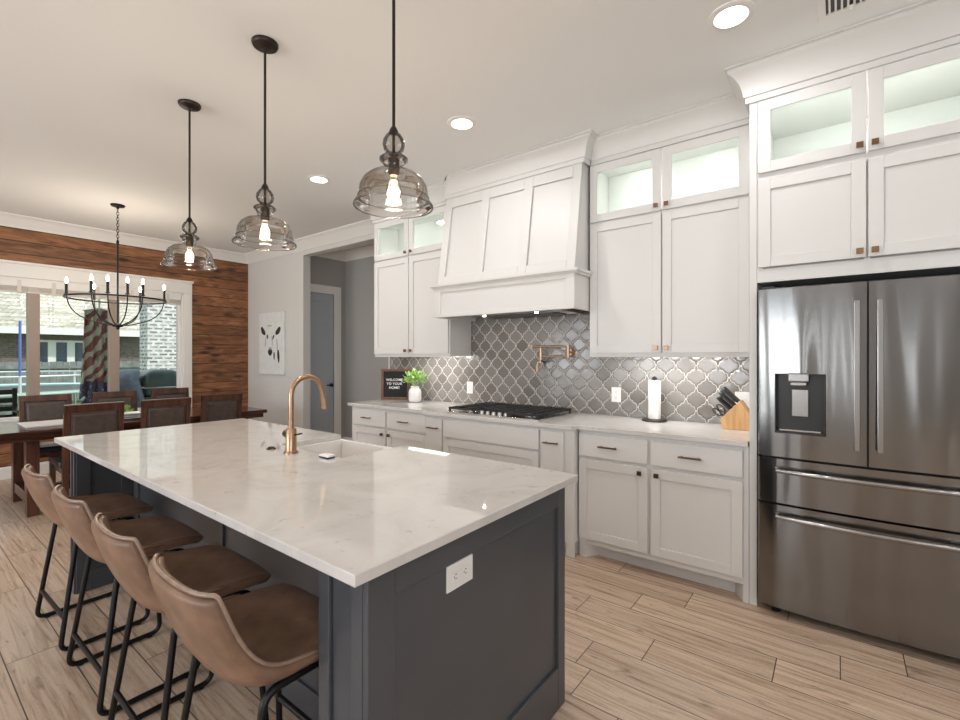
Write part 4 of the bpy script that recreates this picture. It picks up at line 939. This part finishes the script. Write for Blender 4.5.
for k in range(14):
    th = 2 * PI * k / 14; b.tube([(px, py, 1.055), (px + .03 * math.cos(th), py + .03 * math.sin(th), 1.10), (px + .075 * math.cos(th), py + .075 * math.sin(th), 1.15 + .05 * (k % 3) / 2)], .002, 5)
b.build('stems', M['leaf'], t)

# cow picture on the wall left of the hall opening
ax0, ax1, az0, az1, ay = -7.05, -6.34, 1.125, 2.045, YK - .034
t = thing('canvas_picture', 'pale canvas with a brushed animal face, on the wall beside the hall opening', 'picture', ((ax0 + ax1) / 2, ay, az0))
B().box(ax0, ax1, ay, YK - .001, az0, az1).build('canvas', M['canvas'], t, bevel=.003)
acx = (ax0 + ax1) / 2 - .02
def blob(pts, name, mat):
    B().prism([(acx + x, z) for x, z in pts], 'y', ay - .0012, ay + .001).build(name, mat, t)
def ell(cx_, cz_, rx, rz, rot=0, n=20):
    o = []
    for k in range(n):
        a = 2 * PI * k / n; x, z = rx * math.cos(a), rz * math.sin(a) * (1 + .12 * math.sin(3 * a)); o.append((cx_ + x * math.cos(rot) - z * math.sin(rot), cz_ + x * math.sin(rot) + z * math.cos(rot)))
    return o
blob(ell(-.215, 1.775, .085, .042, -.75), 'ear', M['paint1']); blob(ell(.215, 1.765, .085, .042, .6), 'ear', M['paint1'])
blob(ell(-.09, 1.69, .018, .038, .2), 'eye', M['paint1']); blob(ell(.085, 1.68, .016, .042, -.6), 'eye', M['paint1'])
blob(ell(-.01, 1.455, .062, .05), 'muzzle', M['paint1']); blob(ell(-.01, 1.505, .045, .028), 'muzzle', M['paint2'])
blob(ell(.225, 1.40, .030, .10, .12), 'brush_mark', M['paint1']); blob(ell(.105, 1.40, .018, .06), 'brush_mark', M['paint1'])
blob(ell(-.14, 1.62, .012, .09, -.2), 'brush_mark', M['paint2']); blob(ell(.05, 1.62, .010, .08, .1), 'brush_mark', M['paint2']); blob(ell(-.02, 1.85, .07, .010), 'brush_mark', M['paint2']); blob(ell(.19, 1.56, .012, .10, .1), 'brush_mark', M['paint2'])

# ------------------------------------------------------------------ dining table and chairs
t = thing('dining_table', 'long dark walnut trestle table in front of the window', 'dining table', (-5.93, 1.58, 0))
TX0, TX1, TY0, TY1 = -6.43, -5.43, .26, 2.86
B().box(TX0, TX1, TY0, TY1, .715, .755).box(TX0 + .03, TX1 - .03, TY0 + .03, TY1 - .03, .665, .715).build('table_top', M['walnut'], t, bevel=.004)
for y in (.83, 2.005):
    for x, s in ((TX0 + .19, -1), (TX1 - .19, 1)):
        B().loft([(x - .05 + s * .03, y - .04, 0), (x + .05 + s * .03, y - .04, 0), (x + .05 + s * .03, y + .04, 0), (x - .05 + s * .03, y + .04, 0)], [(x - .055, y - .045, .665), (x + .055, y - .045, .665), (x + .055, y + .045, .665), (x - .055, y + .045, .665)]).build('leg', M['walnutz'], t, bevel=.004)
    B().box(TX0 + .24, TX1 - .24, y - .035, y + .035, .10, .19).build('cross_bar', M['walnut'], t, bevel=.003)
B().box(-5.97, -5.89, .865, 1.97, .11, .18).build('stretcher', M['walnut'], t, bevel=.003)

def chair():
    """Faces +Y; the back is at -Y."""
    t = thing('dining_chair', 'x', 'dining chair', (0, 0, 0), 'dining chairs')
    hw = .208
    def post(x):
        return [(x - .02, -.215, 0), (x + .02, -.215, 0), (x + .02, -.175, 0), (x - .02, -.175, 0)], [(x - .02, -.205, .44), (x + .02, -.205, .44), (x + .02, -.165, .44), (x - .02, -.165, .44)]
    for s in (-1, 1):
        B().loft(*post(s * (hw - .02))).build('leg', M['walnutz'], t, bevel=.003)
        B().loft([(s * .20 - .016, .19, 0), (s * .20 + .016, .19, 0), (s * .20 + .016, .222, 0), (s * .20 - .016, .222, 0)], [(s * .20 - .021, .185, .44), (s * .20 + .021, .185, .44), (s * .20 + .021, .227, .44), (s * .20 - .021, .227, .44)]).build('leg', M['walnutz'], t, bevel=.003)
    Mb = Matrix.Translation((0, -.185, .44)) @ Matrix.Rotation(math.radians(7), 4, 'X')
    b = B().box(-hw, -hw + .042, -.018, .018, 0, .535, Mb).box(hw - .042, hw, -.018, .018, 0, .535, Mb).box(-hw, hw, -.020, .020, .475, .545, Mb).box(-hw + .042, hw - .042, -.016, .016, .12, .165, Mb)
    b.build('back_frame', M['walnutz'], t, bevel=.004)
    bp = B().box(-hw + .042, hw - .042, -.014, .014, .165, .475, Mb).box(-hw + .06, hw - .06, -.024, .024, .185, .455, Mb).build('back_pad', M['dleather'], t, bevel=.010, seg=3)
    B().box(-.205, .205, -.19, .205, .385, .435).build('apron', M['walnut'], t, bevel=.003)
    B().box(-.225, .225, -.165, .235, .437, .490).build('seat', M['blackleather'], t, bevel=.016, seg=3)
    return t
ch = chair()
DC = [(-5.40, 1.165, PI / 2, 'dining chair on the island side of the table, closest to the bar stools'),
      (-5.40, 1.715, PI / 2, 'dining chair on the island side of the table, the middle one of its row'),
      (-5.57, 2.30, PI / 2, 'dining chair on the island side of the table, last before the picture wall'),
      (-6.45, 1.10, -PI / 2, 'dining chair on the window side of the table, in front of the lawn and fence'),
      (-6.45, 1.70, -PI / 2, 'dining chair on the window side of the table, in front of the hanging flag'),
      (-6.55, 2.30, -PI / 2, 'dining chair on the window side of the table, in front of the grill')]
for i, (x, y, r, lab) in enumerate(DC):
    if i: dup(ch, (x, y, 0), r, lab)
ch.location = (DC[0][0], DC[0][1], 0); ch.rotation_euler = (0, 0, DC[0][2]); ch['label'] = DC[0][3]

tag(B().box(-6.10, -5.66, .80, 1.28, .7555, .768).build('placemat', M['linen'], bevel=.003), 'pale placemat board on the table beside the nearest dining chair', 'placemat')
for k, (z, c, s, lb) in enumerate(((.7555, 'ceramic', .15, 'widest white plate at the bottom of the stack on the table'), (.7755, 'linen', .13, 'grey plate in the middle of the stack on the table'), (.7955, 'ceramic', .11, 'small white plate on top of the stack on the table'))):
    o = B().lathe((-5.75, 1.60, 0), [(s * .55, z), (s * .6, z + .004), (s, z + .016), (s * 1.0, z + .0195), (s * .6, z + .009), (.002, z + .008)], 30).build('plate', M[c], smooth=True); tag(o, lb, 'plate', 'plates stacked on the table')
t = thing('table_plant', 'small green succulent in a pale bowl on the dining table', 'plant', (-5.96, 1.60, .7555))
B().lathe((-5.96, 1.60, 0), [(.04, .7555), (.055, .77), (.06, .80), (.055, .81), (.01, .80)], 20).build('bowl', M['linen'], t, smooth=True)
b = B(); rnd = random.Random(5)
for k in range(40):
    a = rnd.uniform(0, 2 * PI); e = rnd.uniform(.2, 1.4); d = Vector((math.cos(a) * math.cos(e), math.sin(a) * math.cos(e), math.sin(e)))
    b.tube([Vector((-5.96, 1.60, .80)) + d * .01, Vector((-5.96, 1.60, .80)) + d * .05, Vector((-5.96, 1.60, .80)) + d * .085], [.006, .009, .001], 5)
b.build('leaves', M['leaf'], t)

# raised blind over the dining window
t = thing('window_blind', 'cream slatted blind drawn up to the top of the dining window', 'blind', (XW - .02, 1.48, 2.13))
B().box(XW - .045, XW - .005, WY0 + .025, WY1 - .025, 2.20, 2.285).build('valance', M['trim'], t, bevel=.004)
b = B()
for k in range(9): b.box(XW - .046, XW - .006, WY0 + .03, WY1 - .03, 2.150 + k * .0055, 2.1535 + k * .0055)
b.box(XW - .046, XW - .006, WY0 + .03, WY1 - .03, 2.130, 2.147)
b.build('slat_stack', M['blind'], t)
for y in (.55, 1.0, 1.30, 1.72, 2.08, 2.50): B().box(XW - .005, XW - .003, y - .018, y + .018, 2.135, 2.275).build('ladder_tape', M['blind'], t)

# ------------------------------------------------------------------ outside the dining window
GZ = -.30
struct(B().box(-45, XW - .6, -30, 40, GZ - .2, GZ).build('lawn', M['grass'], base=(-20, 0, GZ)), 'green back lawn outside the window')
struct(B().box(-11.2, XW - .14, -3, 4.6, GZ, -.06).build('patio', M['patio']), 'concrete patio outside the window')
t = thing('patio_column', 'whitewashed brick patio wall behind the grill', 'column', (-12.2, 4.3, GZ))
B().box(-12.5, -12.0, 3.62, 5.6, GZ, 4.2).build('brickwork', M['whitebrick'], t)
B().box(-12.55, -11.95, 3.57, 5.65, 4.2, 4.35).build('cap', M['trim'], t)
t = thing('garden_fence', 'weathered board fence behind the trampoline', 'fence', (-19, 4, GZ))
b = B()
for k in range(150):
    y = -8 + k * .16; b.box(-19.02, -19.0, y, y + .148, GZ, 1.22 + .01 * (k % 3))
b.build('boards', M['fence'], t)
B().box(-18.99, -18.95, -8, 16, 1.02, 1.11).box(-18.99, -18.95, -8, 16, .0, .09).build('rail', M['fence'], t)
t = thing('neighbor_house', 'brick house with a pale shingle roof beyond the fence', 'house', (-28, 5, GZ))
B().box(-34, -24, -14, 22, GZ, 2.35).build('wall', M['redbrick'], t)
B().loft([(-23.4, -15, 2.45), (-23.4, 23, 2.45), (-34.5, 23, 2.45), (-34.5, -15, 2.45)], [(-29, -15, 6.9), (-29, 23, 6.9), (-29.1, 23, 6.9), (-29.1, -15, 6.9)]).build('roof', M['shingle'], t)
B().box(-23.45, -23.35, -15, 23, 2.22, 2.46).build('fascia', M['trim'], t)
for y in (3.72, 7.6, 10.4):
    f = B().box(-24.04, -23.98, y, y + 1.36, .7, 2.02).build('window', M['trim'], t)
    for u0, u1 in ((.05, .27), (.51, .83), (1.07, 1.31)): B().box(-23.98, -23.97, y + u0, y + u1, .8, 1.94).build('pane', M['glassdark'], f)
B().box(-25.6, -25.2, 5.0, 5.5, 4.05, 4.30).build('roof_vent', M['galv'], t)
# trampoline
tx, ty, tr = -15.3, 1.75, 2.3
t = thing('trampoline', 'round garden trampoline with pale rails on the lawn', 'trampoline', (tx, ty, GZ))
circ = [(tx + tr * math.cos(a), ty + tr * math.sin(a)) for a in [2 * PI * k / 40 for k in range(40)]]
B().tube([(x, y, .62) for x, y in circ], .035, 8, closed=True).build('frame', M['galv'], t, smooth='all')
B().lathe((tx, ty, 0), [(tr - .35, .60), (tr - .35, .64), (tr + .03, .66), (tr + .03, .60)], 40, cap=False).build('pad', M['teal'], t)
B().cyl((tx, ty, .60), (tx, ty, .61), tr - .34, seg=40).build('mat', M['dark'], t)
B().tube([(x, y, .98) for x, y in circ], .02, 8, closed=True).build('upper_rail', M['galv'], t, smooth='all')
for k in range(8):
    x, y = circ[(k * 5) % 40]
    B().cyl((x, y, GZ), (x, y, 1.0), .025, seg=8).build('leg', M['galv'], t)
    if k in (0, 1): B().cyl((x, y, .66), (x, y, 2.1), .022, seg=10).build('pole', M['bluepole'], t, smooth=True)
# grill
gx, gy = -9.6, 3.02
t = thing('barbecue_grill', 'dark rounded barbecue grill on the patio by the brick wall', 'grill', (gx, gy, -.06))
def se(a, p): c = math.cos(a); return math.copysign(abs(c) ** p, c)
lid = [(gy + .32 * se(a, .5) + .04, .70 + .46 * max(0, math.sin(a)) ** .6) for a in [PI - PI * k / 22 for k in range(23)]]
B().prism(lid, 'x', gx - .30, gx + .30).build('lid', M['grill'], t, bevel=.10, seg=4)
B().box(gx - .28, gx + .28, gy - .28, gy + .36, .46, .70).build('firebox', M['grill'], t, bevel=.01)
for a, c in ((gy - .70, gy - .30), (gy + .38, gy + .62)): B().box(gx - .25, gx + .25, a, c, .66, .70).build('side_shelf', M['galv'], t, bevel=.008)
B().box(gx - .26, gx + .26, gy - .28, gy + .34, .02, .45).build('cabinet', M['dark'], t, bevel=.01)
for sx_ in (-1, 1):
    for sy_ in (-1, 1): B().cyl((gx + sx_ * .22, gy - .03 + sy_ * .33, -.06), (gx + sx_ * .22, gy - .03 + sy_ * .33, .03), .03, seg=10).build('caster', M['dark'], t)
B().tube([(gx + .30, gy - .30, .86), (gx + .36, gy - .28, .86), (gx + .36, gy + .22, .86), (gx + .30, gy + .24, .86)], .014, 8).build('handle', M['steel2'], t, smooth=True)
# fabric cover pushed to one side
bm = bmesh.new(); G = []
for i in range(13):
    row = []
    for k in range(13):
        y = gy - .95 + .64 * i / 12; a = PI * k / 12
        r = .36 + .03 * math.sin(i * 1.3 + k * .9)
        top = .52 + .56 * math.sin(PI * .5 * (i + 2) / 13) ** .8
        row.append(bm.verts.new((gx + .05 + r * math.cos(a), y + .03 * math.sin(k * 1.7), .10 + (top) * (math.sin(a) ** .45))))
    G.append(row)
for i in range(12):
    for k in range(12): bm.faces.new([G[i][k], G[i][k + 1], G[i + 1][k + 1], G[i + 1][k]])
b = B(); b.bm.free(); b.bm = bm
o = b.build('grill_cover', M['cover'], smooth='all'); tag(o, 'grey blue fabric cover half pulled off the grill', 'grill cover')
o.modifiers.new('cloth', 'SOLIDIFY').thickness = .012
# flag hanging under the patio roof
def flag_mat():
    m, nt, p = base_mat('striped flag cloth'); x = MX(nt)
    g = N(nt, 'ShaderNodeTexCoord'); sp = N(nt, 'ShaderNodeSeparateXYZ'); L(nt, g.outputs['Object'], sp.inputs[0])
    n = N(nt, 'ShaderNodeTexNoise'); n.inputs['Scale'].default_value = 5; L(nt, g.outputs['Object'], n.inputs['Vector'])
    s = x.op('ADD', x.op('MULTIPLY', sp.outputs[2], 4.6), x.op('MULTIPLY_ADD', sp.outputs[1], -6.5, x.op('MULTIPLY', n.outputs['Fac'], 1.5)))
    k = x.op('GREATER_THAN', x.op('FRACT', s), .52)
    c = ramp(nt, k, [(0.0, (0.42, 0.48, 0.38)), (1.0, (0.20, 0.055, 0.05))])
    low = x.op('LESS_THAN', x.op('ADD', sp.outputs[2], x.op('MULTIPLY', n.outputs['Fac'], .15)), .30)
    st = N(nt, 'ShaderNodeTexVoronoi'); st.inputs['Scale'].default_value = 22; L(nt, g.outputs['Object'], st.inputs['Vector'])
    blue = ramp(nt, st.outputs['Distance'], [(.18, (.55, .55, .58)), (.26, (.10, .10, .17))])
    mx = N(nt, 'ShaderNodeMix', data_type='RGBA'); L(nt, low, mx.inputs['Factor']); L(nt, c, mx.inputs['A']); L(nt, blue, mx.inputs['B'])
    L(nt, mx.outputs['Result'], p.inputs['Base Color']); setp(p, Roughness=.8)
    return m
t = thing('flag', 'striped red and pale flag hanging in folds outside the window', 'flag', (-8.2, 1.90, .80))
bm = bmesh.new(); G = []
for i in range(25):
    z = .80 + 1.25 * i / 24; wd = .165 + .03 * (1 - i / 24); row = []
    for k in range(25):
        u = -1 + k / 12
        row.append(bm.verts.new((-8.2 + .045 * math.sin(k * .95 + i * .12) + .02 * math.sin(k * 2.1), 1.90 + wd * u - .02 * (1 - i / 24), z - .04 * abs(u) * (1 if i > 20 else 0) + (.05 * math.sin(k * .6) if i < 3 else 0))))
    G.append(row)
for i in range(24):
    for k in range(24): bm.faces.new([G[i][k], G[i][k + 1], G[i + 1][k + 1], G[i + 1][k]])
b = B(); b.bm.free(); b.bm = bm
o = b.build('cloth', flag_mat(), t, smooth='all'); o.modifiers.new('cloth', 'SOLIDIFY').thickness = .006
B().tube([(-8.2, 1.73, 2.02), (-8.2, 1.90, 2.06), (-8.2, 2.07, 2.02)], .012, 8).cyl((-8.2, 1.90, 2.06), (-8.2, 1.90, 2.999), .010, seg=8).build('pole', M['galv'], t, smooth=True)
# patio chair
t = thing('patio_chair', 'dark slatted patio chair outside the window, behind the pale placemat', 'patio chair', (-9.3, .96, -.06))
for y in (.70, 1.20):
    B().box(-9.55, -9.50, y, y + .05, -.06, .93).build('leg', M['dark'], t); B().box(-9.10, -9.05, y, y + .05, -.06, .62).build('leg', M['dark'], t)
    B().box(-9.55, -9.05, y - .01, y + .06, .60, .64).build('armrest', M['dark'], t)
b = B()
for k in range(4): b.box(-9.54, -9.51, .75, 1.20, .48 + k * .12, .55 + k * .12)
b.build('backrest', M['dark'], t)
B().box(-9.53, -9.06, .75, 1.20, .30, .35).build('seat', M['dark'], t)
B().box(-9.50, -9.06, .76, 1.19, .35, .43).build('cushion', M['cover'], t, bevel=.02)
